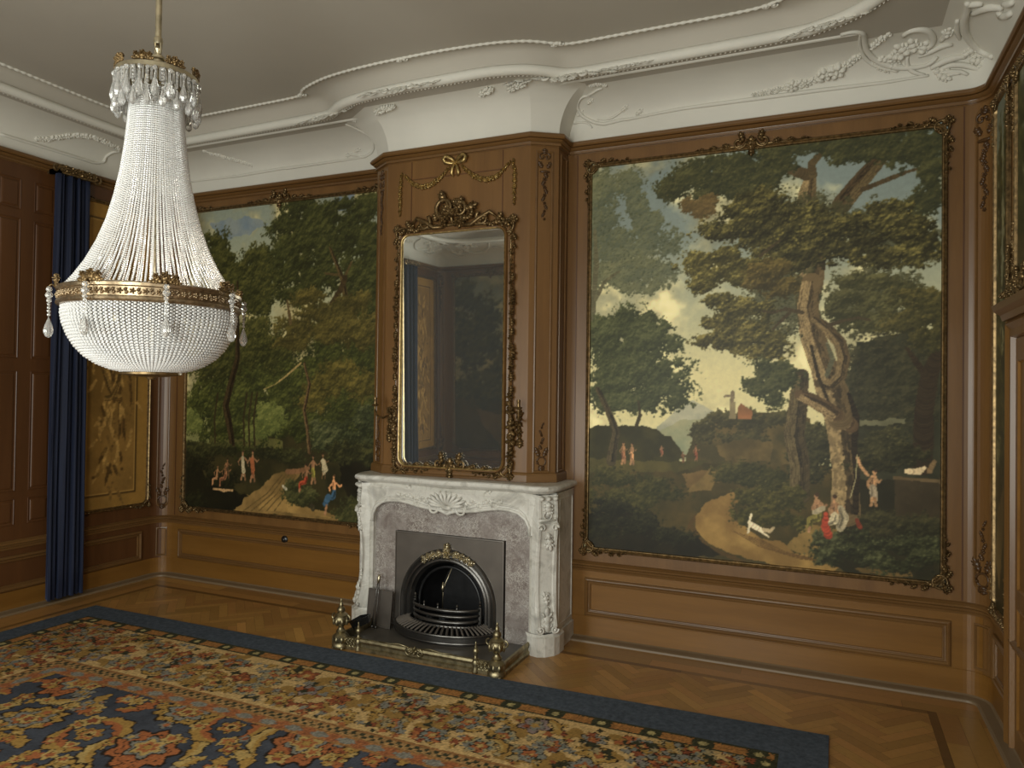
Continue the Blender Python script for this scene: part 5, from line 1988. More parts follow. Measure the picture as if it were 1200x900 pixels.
# jambs: inner strip, canted scrolled pilaster, base block, side panel
for sg in (-1, 1):
    mb = MB()
    xs_ = [XM + sg * a for a in (.655, .66, .70)]
    mb.loft([[(XM + sg * a, y, z) for a, y in ((.652, 4.76), (.652, 4.70), (.662, 4.69), (.668, 4.70), (.676, 4.685), (.706, 4.67), (.72, 4.69))] for z in (.0, .83, 1.1)])
    mb.build('jamb_strip', M_MARB, mant)
    p0, p1 = np.array((XM + sg * .705, 4.672)), np.array((XM + sg * .825, 4.785))
    d_ = (p1 - p0) / np.linalg.norm(p1 - p0)
    nrm = np.array((d_[1], -d_[0])) * (1 if sg > 0 else -1)
    if nrm[1] > 0:
        nrm = -nrm
    W_ = np.linalg.norm(p1 - p0)
    Fj = lambda a, b, n, p0=p0, d_=d_, nrm=nrm: (p0[0] + d_[0] * a + nrm[0] * n, p0[1] + d_[1] * a + nrm[1] * n, b)
    # S-shaped profile of the pilaster (height, projection)
    sp = [(.13, .012), (.15, .045), (.20, .050), (.25, .034), (.32, .018), (.42, .008), (.55, .006), (.68, .014), (.78, .028), (.86, .044), (.905, .050), (.915, .03), (.93, .028), (.945, .04), (1.0, .036), (1.06, .030), (1.10, .034)]
    mb = MB()
    rows_ = []
    for z, pr in sp:
        rows_.append([Fj(a, z, n) for a, n in ((0, -.08), (0, pr * .5), (.012, pr), (.028, pr), (.034, pr - .01), (W_ - .034, pr - .01), (W_ - .028, pr), (W_ - .012, pr), (W_, pr * .5), (W_, -.08))])
    mb.loft(rows_)
    mb.build('pilaster', M_MARB, mant, True, 40)
    mb = MB()
    mb.scroll(Fj, .03, .175, .03, pi, 1.2, .009, .05, 1, .2)
    mb.scroll(Fj, W_ - .03, .175, .03, 0, 1.2, .009, .05, -1, .2)
    mb.leaf(Fj, W_ / 2, .15, pi / 2, .17, .07, .022, .034)
    mb.leaf(Fj, W_ / 2 + .01, .33, pi / 2 + .3, .10, .04, .014, .014)
    mb.scroll(Fj, W_ / 2, .40, .022, 0, .9, .006, .010, 1, .3)
    mb.build('foot_carving', M_MARB, mant, True)
    mb = MB()
    mb.leaf(Fj, W_ / 2, .72, pi / 2 - .2, .11, .05, .016, .018)
    mb.leaf(Fj, W_ / 2, .84, -pi / 2 + .2, .13, .05, .016, .03)
    mb.scroll(Fj, .035, .875, .03, pi, .9, .009, .046, -1, .3)
    mb.scroll(Fj, W_ - .035, .875, .03, 0, .9, .009, .046, 1, .3)
    for k in range(3):
        mb.blob(Fj, .03 + k * (W_ - .06) / 2, 1.075, .022, .018, .026, 0, .036)
    mb.leaf(Fj, W_ / 2, 1.05, -pi / 2, .10, .07, .02, .034)
    mb.scroll(Fj, W_ / 2, .96, .04, pi / 2, .9, .007, .036, 1, .5)
    mb.blob(Fj, W_ / 2, .925, W_ / 2 + .01, .012, .05, 0, .0)
    mb.build('capital_carving', M_MARB, mant, True)
    # plinth block, quarter rounded front
    mb = MB()
    out = [(XM + sg * .66, 4.80), (XM + sg * .66, 4.655), (XM + sg * .70, 4.632), (XM + sg * .75, 4.622), (XM + sg * .80, 4.645), (XM + sg * .845, 4.70), (XM + sg * .862, 4.76), (XM + sg * .862, 4.85)]
    mb.loft([[(x, y, z) for x, y in out] for z in (0, .125)])
    mb.add([(x, y, .125) for x, y in out], [tuple(range(len(out)))])
    mb.loft([[(x + sg * o, y - o, z) for x, y in out[1:]] for o, z in ((0, .125), (-.012, .132), (-.02, .145))])
    mb.build('plinth_block', M_MARB, mant)
    # side panel back to the wall
    mb = MB()
    xs_ = XM + sg * .825
    Fs = lambda a, b, n, xs_=xs_, sg=sg: (xs_ + sg * n, a, b)
    mb.fbox(Fs, 4.77, YF, 0, 1.105, -.05, .0)
    mb.fbox(Fs, 4.80, YF, 0, .13, 0, .014)
    for rc in ((4.83, 5.10, .17, 1.06),):
        mb.sweep(Fs, rect(*rc), [(-.004, 0), (-.002, .004), (.004, .005), (.006, 0)])
    mb.build('side_panel', M_MARB, mant)
# reddish grey slips framing the iron plate
mb = MB()
FS = lambda a, b, n: (XM + a, 4.735 - n, b)
mb.fbox(FS, -.665, -.455, .0, 1.0, -.03, 0)
mb.fbox(FS, .455, .665, .0, 1.0, -.03, 0)
mb.fbox(FS, -.455, .455, .748, 1.0, -.03, 0)
tag(mb.build('slips', M_SLIP, mant), 'mottled reddish-grey marble slips with white veins')

# hearth slab
mb = MB()
mb.box(XM - .66, XM + .66, 4.22, 4.74, 0, .026)
S(mb.build('hearth_slab', M_SLATE))['kind'] = 'structure'

# ------------------------------------------------------------------ cast-iron fireplace insert
ins = empty('fireplace_insert', (XM, 4.7, .026), 'cast-iron arched fireplace insert with gilt flowers on the arch, inside the marble surround', 'fireplace')
FI = lambda a, b, n: (XM - .01 + a, 4.725 - n, b)
AC = .245


def arch(r, b0=.03, seg=28):
    pts = [(-r, b0), (-r, b0 + (AC - b0) * .5)]
    pts += [(-r * cos(t), AC + r * sin(t)) for t in np.linspace(0, pi, seg)]
    pts += [(r, b0 + (AC - b0) * .5), (r, b0)]
    return pts


mb = MB()
hole = arch(.40)
outl = []
for (a, b) in hole:
    # project to rectangle edge
    if b <= AC:
        outl.append((-.455 if a < 0 else .455, b))
    else:
        t = math.atan2(b - AC, a)
        k = min(.455 / max(abs(cos(t)), 1e-6), (.745 - AC) / max(sin(t), 1e-6))
        outl.append((k * cos(t), AC + k * sin(t)))
for ca in (-.455, .455):
    i_ = min(range(len(outl)), key=lambda i: (outl[i][0] - ca) ** 2 + (outl[i][1] - .745) ** 2)
    outl[i_] = (ca, .745)
mb.loft([[FI(a, b, 0) for a, b in outl], [FI(a, b, 0) for a, b in hole]])
mb.sweep(FI, rect(-.455, .455, .02, .745), [(0, -.02), (0, .004), (.008, .006), (.012, 0)])
mb.build('face_plate', M_PLATE, ins)
mb = MB()
prof_ = [(.400, 0), (.396, .014), (.384, .022), (.372, .014), (.368, .010), (.360, .020), (.346, .022), (.338, .008), (.334, .004), (.326, .012), (.314, .012), (.306, -.004), (.300, -.012), (.294, -.02)]
mb.loft([[FI(a, b, n) for a, b in arch(r)] for r, n in prof_])
mb.build('arch_moulding', M_STEEL, ins, True, 50)
mb = MB()
rr_ = .368
for k in range(-9, 10):
    t = pi / 2 + k * .062
    a, b = rr_ * cos(t), AC + rr_ * sin(t)
    if k == 0:
        mb.rosette(FI, a, b, .05, .03, .014, 6)
        mb.leaf(FI, a, b + .03, pi / 2, .05, .05, .024, .014)
    elif abs(k) in (1,):
        continue
    elif k % 2:
        mb.rosette(FI, a, b, .034 - abs(k) * .0015, .02, .014, 5)
    else:
        mb.leaf(FI, a, b, t - pi / 2 + (0 if k < 0 else pi) + .4, .06, .04, .018, .014)
        mb.leaf(FI, a, b, t - pi / 2 + (0 if k < 0 else pi) - .4, .05, .035, .016, .014)
tag(mb.build('flower_garland', M_BRASSB, ins, True), 'pale brass flowers over the arch')
# fire chamber: soot-black tapering recess
mb = MB()
back = [(a * .62, .06 + (b - .03) * .86) for a, b in arch(.294)]
mb.loft([[FI(a, b, -.02) for a, b in arch(.294)], [FI(a, b, -.06) for a, b in arch(.288)], [FI(a, b, -.27) for a, b in back]])
mb.add([FI(a, b, -.27) for a, b in back], [tuple(range(len(back)))])
mb.add([FI(-.294, .03, -.02), FI(.294, .03, -.02), FI(.18, .06, -.27), FI(-.18, .06, -.27)], [(0, 1, 2, 3)])
# second arch rim of the smoke hood
mb.tube([FI(a * .9, b * .93 + .012, -.035) for a, b in arch(.285)[1:-1]], .011, 8)
mb.build('fire_chamber', M_IRON, ins, True, 40)
# damper handle hanging in the mouth
mb = MB()
mb.tube([FI(.02, .50, -.03), FI(-.03, .38, -.02), FI(-.04, .33, -.01), FI(-.04, .20, .0)], [.004, .004, .005, .004], 6)
mb.tube([FI(-.04, .395, -.008), FI(-.042, .35, -.006), FI(-.04, .32, -.004)], [.006, .013, .005], 8)
tag(mb.build('damper_handle', M_BRASSB, ins, True), 'slim hanging damper handle with brass grip')


def bow(r, depth, z, a0=0.0, a1=pi, y=0.0, seg=20):
    return [FI(-r * cos(t), z, y + depth * sin(t)) for t in np.linspace(a0, a1, seg)]


# basket bars
mb = MB()
for z, r, dpt, th in ((.235, .27, .14, .012), (.195, .268, .145, .011), (.155, .262, .15, .014), (.12, .255, .15, .010)):
    mb.tube(bow(r, dpt, z), th, 8)
for k in (-1, 1):
    mb.tube([FI(k * .27, .11, .0), FI(k * .275, .25, .0)], .016, 8)
    mb.lathe([(.010, 0), (.014, .012), (.006, .02), (.012, .032), (.003, .046)], FI(k * .272, .25, .0), 10)
for t in (.35, .5, .68):
    p = FI(-.27 * cos(t * pi), .24, .14 * sin(t * pi))
    mb.lathe([(.006, 0), (.009, .012), (.004, .022), (.009, .032), (.002, .044)], p, 8)
mb.build('grate_bars', M_STEEL, ins, True, 45)
mb = MB()
mb.box(XM - .2, XM + .2, 4.6, 4.9, .10, .115)
for k in range(14):
    a = -.18 + .36 * k / 13 + random.uniform(-.01, .01)
    mb.ball((XM + a, 4.68 + random.uniform(-.04, .1), .125), random.uniform(.02, .035), 6, 4)
tag(mb.build('fire_bed', M_IRON, ins), 'black fire bed', kind=None)
# ash fret: low bowed fender of the grate with radial slots
mb = MB()
RR_ = [(.41, .26, .03), (.412, .262, .045), (.418, .27, .05), (.418, .27, .085), (.41, .262, .092), (.405, .255, .098)]
mb.loft([[FI(-r * cos(t), z, d_ * sin(t)) for t in np.linspace(0, pi, 33)] for r, d_, z in RR_])
mb.tube(bow(.414, .266, .094), .008, 8)
mb.tube(bow(.418, .27, .046), .007, 8)
mb.tube(bow(.30, .165, .128), .010, 8)
mb.build('ash_fret_rim', M_STEEL, ins, True, 40)
mb = MB()
for k in range(29):
    t = pi * (k + .5) / 29
    p = [FI(-r * cos(t), z, d_ * sin(t)) for r, d_, z in ((.405, .256, .098), (.35, .21, .118), (.30, .166, .130))]
    mb.tube(p, .0085, 4)
mb.build('ash_fret_slats', M_PLATE, ins)
mb = MB()
mb.loft([[FI(-r * cos(t), z, d_ * sin(t)) for t in np.linspace(0, pi, 25)] for r, d_, z in ((.40, .25, .07), (.28, .15, .09))])
mb.build('ash_pan', M_IRON, ins)

# ------------------------------------------------------------------ brass fender
XF = -2.527
fen = empty('hearth_fender', (XF, 4.2, 0), 'low brass hearth fender with urn finials at its corners, standing before the fireplace', 'fender')
mb = MB()
RAIL = [(0, 0), (-.012, .0), (-.012, .022), (.0, .03), (.0, .05), (-.008, .056), (-.012, .07), (-.008, .084), (.006, .088), (.012, .08), (.012, .0)]
hw = .64
mb.sweep(lambda a, b, n: (XF + a, 4.20 + b, n), [(-hw, .46), (-hw, 0), (hw, 0), (hw, .46)], [(e_, z) for e_, z in RAIL], closed=False, cap=True)
mb.build('rail', M_BRASS, fen)
mb = MB()
Ff = lambda a, b, n: (XF + a, 4.20 - n, b)
mb.rosette(Ff, 0, .075, .03, .016, .012)
for sg in (1, -1):
    mb.scroll(Ff, sg * .04, .06, .03, pi / 2, .9, .007, .012, -sg, .3)
    mb.ftube(Ff, [(sg * .05, .09), (sg * .12, .10), (sg * .2, .09), (sg * .28, .092)], .005, 5, .008)
mb.build('rail_ornament', M_BRASS, fen, True)
URN = [(.030, 0), (.034, .008), (.026, .016), (.018, .03), (.020, .04), (.040, .055), (.052, .078), (.054, .098), (.044, .112), (.048, .118), (.036, .128), (.022, .138), (.028, .148), (.026, .165), (.014, .178), (.016, .186), (.012, .20), (.006, .21), (.009, .218), (.003, .232)]
SML = [(.018, 0), (.022, .008), (.012, .016), (.010, .034), (.018, .05), (.020, .064), (.010, .076), (.012, .084), (.005, .10), (.007, .106), (.002, .118)]
for sg in (-1, 1):
    mb = MB()
    ax = XF + sg * .605
    mb.lathe([(.06, .012), (.062, .03), (.05, .045), (.056, .06), (.058, .085), (.044, .098), (.03, .108), (.034, .116)], (ax, 4.2, 0), 20)
    for k in range(4):
        t = pi / 4 + k * pi / 2
        mb.lathe([(.010, 0), (.014, .008), (.008, .02)], (ax + .05 * cos(t), 4.2 + .05 * sin(t), 0), 10)
    mb.lathe([(r, z + .112) for r, z in URN], (ax, 4.2, 0), 20)
    for k in range(8):
        t = 2 * pi * k / 8
        Fq = frame((ax + .048 * cos(t), 4.2 + .048 * sin(t), .19), (-sin(t), cos(t), 0), (0, 0, 1), (cos(t), sin(t), 0))
        mb.blob(Fq, 0, .0, .012, .03, .012)
        mb.blob(Fq, 0, -.125, .016, .03, .014)
    for k in (0, pi):
        Fq = frame((ax, 4.2, .19), (1, 0, 0), (0, 0, 1), (0, -1, 0))
        mb.scroll(Fq, (.056 if k == 0 else -.056), .02, .024, pi / 2, .8, .006, 0, 1 if k else -1, .4)
    mb.build('urn_finial', M_BRASS, fen, True, 50)
    mb = MB()
    bx = XF + sg * .455
    mb.lathe([(.024, 0), (.028, .01), (.018, .03), (.022, .05), (.024, .072), (.016, .086)], (bx, 4.2, 0), 14)
    mb.lathe([(r, z + .082) for r, z in SML], (bx, 4.2, 0), 14)
    mb.build('small_finial', M_BRASS, fen, True, 50)
    mb = MB()
    lo, hi = sorted((ax - sg * .05, bx + sg * .02))
    mb.box(lo, hi, 4.186, 4.214, .05, .085)
    mb.box(lo, hi, 4.19, 4.21, .018, .03)
    for k in range(3):
        a = lo + (hi - lo) * (k + .5) / 3 - XF
        mb.rosette(Ff, a, .066, .022, .014, .012)
        mb.scroll(Ff, a, .036, .016, 0, .9, .004, .008, sg, .4)
    mb.build('gallery', M_BRASS, fen, True, 40)

# ------------------------------------------------------------------ iron blower plate, tongs, shovel
mb = MB()
p0 = np.array((XM - .655, 4.645))
Fp = frame((XM - .655, 4.63, .027), (1, -.06, 0), (0, .12, .99), (0, -.99, .12))
mb.fbox(Fp, 0, .225, 0, .275, 0, .006)
mb.sweep(Fp, rect(0, .225, 0, .275), [(0, .0), (0, .009), (.01, .009), (.012, .006)])
tag(mb.build('blower_plate', M_PLATE), 'flat dull iron plate leaning on the left marble slip beside the grate', 'fire plate')
tongs = empty('fire_tongs', (XM - .56, 4.6, .03), 'slim pair of iron fire tongs with pale grip leaning on the flat iron plate', 'tongs')
Ft = frame((XM - .56, 4.585, .035), (1, 0, 0), (.02, .14, .93), (0, -.99, .12))
for sg, nm in ((-1, 'arm'), (1, 'arm')):
    mb = MB()
    mb.ftube(Ft, [(sg * .016, .0), (sg * .014, .10), (sg * .010, .25), (sg * .006, .36)], [.006, .004, .004, .005], 6)
    mb.blob(Ft, sg * .016, .0, .012, .016, .006)
    mb.build(nm, M_STEEL, tongs, True)
mb = MB()
mb.ftube(Ft, [(0, .34), (0, .37), (0, .395), (0, .41)], [.009, .013, .012, .006], 8)
mb.build('grip', M_BRASSB, tongs, True)
shov = empty('coal_shovel', (XM - .5, 4.36, .03), 'black coal shovel lying behind the left end of the brass fender', 'shovel')
mb = MB()
Fv = frame((XM - .50, 4.36, .13), (.93, -.2, .30), (.1, .95, .12), (-.3, -.1, .94))
o_ = [(-.06, -.055), (.04, -.055), (.07, 0), (.04, .055), (-.06, .055)]
mb.loft([[Fv(a, b, .0) for a, b in o_], [Fv(a * 1.12, b * 1.15, .05) for a, b in o_], [Fv(a * 1.08, b * 1.11, .05) for a, b in o_], [Fv(a * .96, b * .96, .005) for a, b in o_]], True)
mb.add([Fv(a, b, .0) for a, b in o_], [tuple(range(5))])
mb.build('pan', M_BLACK, shov)
mb = MB()
q_ = Fv(-.06, 0, .02)
mb.tube([q_, (q_[0] - .03, q_[1] + .01, q_[2] - .03), (q_[0] - .045, q_[1] + .03, .034)], [.009, .008, .009], 8)
mb.build('handle', M_IRON, shov)

# ------------------------------------------------------------------ overmantel mirror
YM = 4.80
mir = empty('overmantel_mirror', (XB - .003, YM, 1.2), 'tall overmantel mirror in a carved gilt frame, on the oak chimney breast above the mantelpiece', 'mirror')
FMI = lambda a, b, n: (XB - .003 + a, 4.81 - n, b)
MW, MZ0, MZ1 = .443, 1.235, 3.02
tilt = MIRROR_TILT
path = rrect(-MW, MW, MZ0, MZ1, .07, 6)
mb = MB()
mb.add([FMI(a, b, .010 + tilt * (b - MZ0)) for a, b in path], [tuple(range(len(path)))])
mb.build('mirror_glass', M_MIRROR, mir)
mb = MB()
mb.sweep(FMI, path, [(-.055, 0), (-.055, .02), (-.045, .03), (-.03, .026), (-.014, .03), (-.006, .052), (.004, .05), (.010, .036), (.012, .005)])
mb.build('frame', M_WHT, mir, True, 40)
mb = MB()
mb.sweep(FMI, path, [(.000, .050), (.003, .056), (.008, .054), (.012, .044), (.0125, .03)])
tag(mb.build('gilt_inner_edge', M_GILT, mir, True, 40), 'bright gilt inner edge')
# crest
mb = MB()
mb.scroll(FMI, -.07, 3.20, .085, -pi / 2, .85, .020, .035, -1, .55, 8)
mb.scroll(FMI, .055, 3.18, .06, pi * .4, .8, .016, .04, -1, .4, 8)
for k in range(16):
    a, b = random.uniform(-.1, .11), random.uniform(3.07, 3.24)
    if k % 2:
        mb.rosette(FMI, a, b, random.uniform(.025, .04), .022, .045)
    else:
        mb.leaf(FMI, a, b, random.uniform(0, 6.28), .09, .05, .022, .04)
mb.leaf(FMI, -.09, 3.24, pi / 2 + .2, .10, .06, .02, .03)
mb.leaf(FMI, .10, 3.17, .4, .11, .06, .022, .035)
for sg in (1, -1):
    mb.scroll(FMI, sg * .25, 3.10, .06, pi / 2 + sg * .6, .75, .016, .035, sg, .4)
    mb.ftube(FMI, [(sg * .08, 3.06, .0), (sg * .16, 3.055, .01), (sg * .23, 3.10, .012), (sg * .31, 3.14, .008), (sg * .36, 3.10, .0)], [.016, .016, .018, .016, .008], 7, .035)
    for a, b, an in ((.14, 3.10, 1.2), (.2, 3.08, .3), (.28, 3.06, -.4), (.33, 3.05, .2), (.37, 3.07, 1.0), (.41, 3.06, -.5)):
        mb.leaf(FMI, sg * a, b, an if sg > 0 else pi - an, .07, .045, .018, .04)
mb.ftube(FMI, [(-.42, 3.05), (-.25, 3.055), (0, 3.07), (.25, 3.055), (.42, 3.05)], .012, 6, .034)
mb.ftube(FMI, [(0, 3.07), (-.02, 3.15), (-.06, 3.25), (-.08, 3.31)], .012, 6, .034)
mb.build('crest', M_GILTD, mir, True)
rnd = random.Random(5)
for sg in (-1, 1):
    m2 = MB()
    gilt_corner(m2, FMI, sg * (MW + .035), MZ1 + .035, -sg, -1, 1.15, .03)
    m2.build('corner_ornament', M_GILTD, mir, True)
    m2 = MB()
    gilt_corner(m2, FMI, sg * (MW + .035), MZ0 - .02, -sg, 1, .9, .03)
    m2.build('corner_ornament', M_GILTD, mir, True)
    for z0, z1, w in ((2.35, 2.62, .05), (1.95, 2.22, .05), (1.30, 1.80, .075)):
        m2 = MB()
        m2.garland(FMI, [(sg * (MW + .045), z0), (sg * (MW + .055), (z0 + z1) / 2), (sg * (MW + .04), z1)], w, .02, .03, 1.2, rnd)
        m2.leaf(FMI, sg * (MW + .05), z1, pi / 2, .06, .04, .016, .03)
        m2.leaf(FMI, sg * (MW + .05), z0, -pi / 2, .06, .04, .016, .03)
        m2.build('side_garland', M_GILTD, mir, True)
m2 = MB()
gilt_crest(m2, FMI, 0, MZ0 + .005, 1.2, .035)
m2.garland(FMI, [(-.38, MZ0 - .012), (-.2, MZ0 - .0), (0, MZ0 + .02), (.2, MZ0 - .0), (.38, MZ0 - .012)], .035, .014, .03, 1.2, rnd)
m2.build('bottom_ornament', M_GILTD, mir, True)

# gilt bow and flower garlands above the mirror
gar = empty('gilt_garland', (XB, 4.8, 3.4), 'gilt ribbon bow with two hanging flower garlands, fixed to the oak above the mirror', 'garland')
FG = lambda a, b, n: (XB + a, 4.81 - n, b)
mb = MB()
for sg in (1, -1):
    pts = [(.0, 3.545, .012), (sg * .03, 3.575, .02), (sg * .075, 3.595, .03), (sg * .098, 3.575, .03), (sg * .08, 3.55, .024), (sg * .03, 3.54, .016), (0, 3.545, .012)]
    mb.ftube(FG, pts, [.008, .015, .018, .016, .018, .014, .008], 6)
    mb.ftube(FG, [(0, 3.545, .014), (sg * .022, 3.50, .02), (sg * .03, 3.465, .014), (sg * .018, 3.44, .01)], [.008, .013, .014, .005], 6)
mb.blob(FG, 0, 3.545, .018, .018, .03)
tag(mb.build('bow', M_GILT, gar, True), 'bright gilt ribbon bow')
for sg in (1, -1):
    mb = MB()
    pts = [(sg * .05, 3.52), (sg * .11, 3.46), (sg * .19, 3.405), (sg * .28, 3.385), (sg * .36, 3.41), (sg * .42, 3.465), (sg * .455, 3.50)]
    mb.garland(FG, pts, .038, .015, .008, 1.3, rnd)
    mb.build('swag', M_GILT, gar, True)
    mb = MB()
    mb.garland(FG, [(sg * .475, 3.52), (sg * .49, 3.40), (sg * .487, 3.28), (sg * .49, 3.18)], .036, .015, .008, 1.3, rnd)
    mb.build('drop', M_GILT, gar, True)

# two gilt wall brackets beside the mirror
for sg in (-1, 1):
    lab = 'small carved gilt candle bracket on the oak, ' + ('left of the mirror beside the woodland painting' if sg < 0 else 'right of the mirror near the chamfered edge')
    sc_ = empty('wall_bracket', (XB + sg * .56, 4.81, 1.6), lab, 'sconce', 'gilt brackets flanking the mirror')
    mb = MB()
    c = sg * .555
    mb.rosette(FG, c, 1.66, .03, .02, .008)
    mb.garland(FG, [(c, 1.68), (c - sg * .01, 1.58), (c + sg * .005, 1.47)], .05, .02, .01, 1.4, rnd)
    mb.leaf(FG, c, 1.48, -pi / 2, .07, .05, .018, .01)
    mb.build('back_plate', M_GILTD, sc_, True)
    mb = MB()
    q = [(c, 1.62, .02), (c + sg * .02, 1.60, .07), (c + sg * .04, 1.62, .12), (c + sg * .045, 1.67, .14), (c + sg * .045, 1.70, .14)]
    mb.ftube(FG, q, [.008, .009, .008, .007, .010], 7)
    e_ = FG(c + sg * .045, 1.70, .14)
    mb.lathe([(.010, -.01), (.026, .0), (.028, .006), (.014, .01), (.012, .04), (.015, .046), (.013, .06)], e_, 14)
    mb.build('candle_arm', M_GILTD, sc_, True, 45)
# ------------------------------------------------------------------ crystal chandelier
CC = (-2.475, 2.06)
ZR = 2.15                                                  # middle of the ring
ch = empty('chandelier', (CC[0], CC[1], ZR), 'large crystal chandelier of bead strands with a gilt ring, hanging from the ceiling', 'chandelier')


def Cz(r, a, z):
    return (CC[0] + r * cos(a), CC[1] + r * sin(a), z)


mb = MB()
mb.lathe([(.012, 3.19), (.012, ZTOP - .03), (.05, ZTOP - .02), (.055, ZTOP)], (CC[0], CC[1], 0), 16)
mb.lathe([(.016, 3.185), (.018, 3.195), (.016, 3.21), (.012, 3.215)], (CC[0], CC[1], 0), 16)
mb.build('rod', M_BRASSB, ch, True, 40)
mb = MB()
mb.tube([Cz(.014, 0, 3.19), Cz(.016, 0, 3.165), Cz(.012, 0, 3.145)], .005, 6)
mb.tube([Cz(.014, pi, 3.19), Cz(.016, pi, 3.165), Cz(.012, pi, 3.145)], .005, 6)
mb.lathe([(.006, 3.18), (.013, 3.165), (.006, 3.15), (.026, 3.135), (.026, 3.125), (.018, 3.12), (.018, 3.09), (.03, 3.08), (.034, 3.07)], (CC[0], CC[1], 0), 14)
mb.lathe([(.008, 1.87), (.008, 3.08)], (CC[0], CC[1], 0), 10)
mb.build('stem', M_BRASSB, ch, True, 40)
# crown: ring with openwork prisms, gilt sprays, hanging drops
RC, ZCR = .148, 3.045
mb = MB()
mb.lathe([(RC - .02, ZCR + .012), (RC - .006, ZCR + .016), (RC + .004, ZCR + .010), (RC + .004, ZCR - .006), (RC - .004, ZCR - .012), (RC - .02, ZCR - .01)], (CC[0], CC[1], 0), 48)
for k in range(6):
    a = 2 * pi * k / 6
    mb.tube([Cz(.02, a, 3.085), Cz(.08, a, 3.07), Cz(RC - .01, a, ZCR + .005)], .005, 5)
mb.build('crown_ring', M_BRASSB, ch, True, 40)


def spray(a, r, z, s):
    m2 = MB()
    t = (-sin(a), cos(a), 0)
    Fq = frame(Cz(r, a, z), t, (0, 0, 1), (cos(a), sin(a), 0))
    m2.leaf(Fq, 0, -.005, pi / 2, .04 * s, .03 * s, .008)
    for sg in (1, -1):
        m2.scroll(Fq, sg * .018 * s, .012 * s, .014 * s, pi / 2, .8, .004 * s, 0, sg, .3)
        m2.leaf(Fq, sg * .01 * s, 0, pi / 2 - sg * .9, .036 * s, .022 * s, .007)
        m2.rosette(Fq, sg * .03 * s, .022 * s, .012 * s, .008)
        m2.leaf(Fq, sg * .02 * s, 0, (0 if sg > 0 else pi) + sg * .15, .03 * s, .014 * s, .006)
    m2.rosette(Fq, 0, .026 * s, .015 * s, .01)
    return m2


def ring_copies(proto, n, start=1, dphi=None):
    out = [proto]
    for k in range(start, n):
        c = proto.copy()
        COL.objects.link(c)
        c.parent = ch
        c.rotation_euler = (0, 0, 2 * pi * k / n)
        out.append(c)
    return out


PH0 = math.atan2(-CC[1], -CC[0]) + radians(7)
ring_copies(spray(PH0 + .3, RC, ZCR + .016, .85).build('crown_spray', M_GILTD, ch, True), 8)


def drop_mesh(m2, p, L, w):
    # faceted pear / prism drop hanging from p
    prof = [(.0008, 0), (w * .25, -.12 * L), (w * .2, -.2 * L), (w * .75, -.55 * L), (w, -.75 * L), (w * .7, -.92 * L), (.001, -L)]
    m2.lathe([(r, z) for r, z in prof[::-1]], p, 7)


m2 = MB()
p = Cz(RC + .004, PH0, ZCR - .004)
m2.ball((p[0], p[1], p[2] - .012), .008, 7, 5)
m2.ball((p[0], p[1], p[2] - .028), .006, 7, 5)
for i in range(3):
    m2.ball((p[0], p[1], p[2] - .042 - i * .012), .0055, 7, 5)
drop_mesh(m2, (p[0], p[1], p[2] - .074), .085, .014)
ring_copies(m2.build('crown_drop', M_DROP, ch), 18)
m2 = MB()
p = Cz(RC + .006, PH0 + .17, ZCR - .004)
m2.ball((p[0], p[1], p[2] - .012), .010, 7, 5)
drop_mesh(m2, (p[0], p[1], p[2] - .022), .10, .016)
ring_copies(m2.build('crown_pear_drop', M_DROP, ch), 18)
m2 = MB()
p = Cz(RC - .012, PH0 + .1, ZCR - .008)
drop_mesh(m2, p, .135, .011)
ring_copies(m2.build('inner_crown_drop', M_DROP, ch), 24)
m2 = MB()
p = Cz(RC + .0, PH0 + .05, ZCR - .006)
m2.box(p[0] - .003, p[0] + .003, p[1] - .003, p[1] + .003, p[2] - .055, p[2])
ring_copies(m2.build('crown_prism', M_DROP, ch), 60)


# bead strands of the tent (top to ring): all share one mesh, turned about the axis
def bead_string(curve, bead, sp, nu=6, nv=4, phi=PH0, jit=0.0):
    P = np.array(curve, float)                            # (r,z)
    s = np.r_[0, np.cumsum(np.linalg.norm(np.diff(P, axis=0), axis=1))]
    n = int(s[-1] / sp)
    m2 = MB()
    for i in range(n):
        t = (i + .5) * s[-1] / n
        r, z = np.interp(t, s, P[:, 0]), np.interp(t, s, P[:, 1])
        b = bead * (1 + jit * sin(i * 2.4))
        m2.ball(Cz(r, phi, z), b, nu, nv, b * .86)
    return m2


TENT = [(.100, 2.985), (.098, 2.93), (.102, 2.86), (.111, 2.76), (.124, 2.66), (.143, 2.56), (.168, 2.46), (.200, 2.37), (.238, 2.29), (.275, 2.23), (.305, 2.19), (.312, 2.18)]
NS = 100
NT = 45                                                    # two kinds of strand, beads staggered, in turn round the ring
ring_copies(bead_string(TENT, .0046, .0090).build('bead_strand', M_BEAD, ch), NT)
ring_copies(bead_string(TENT[:-1] + [(.3118, 2.1855)], (.0044), .0090, 6, 4, PH0 + pi / NT).build('bead_strand', M_BEAD, ch), NT)
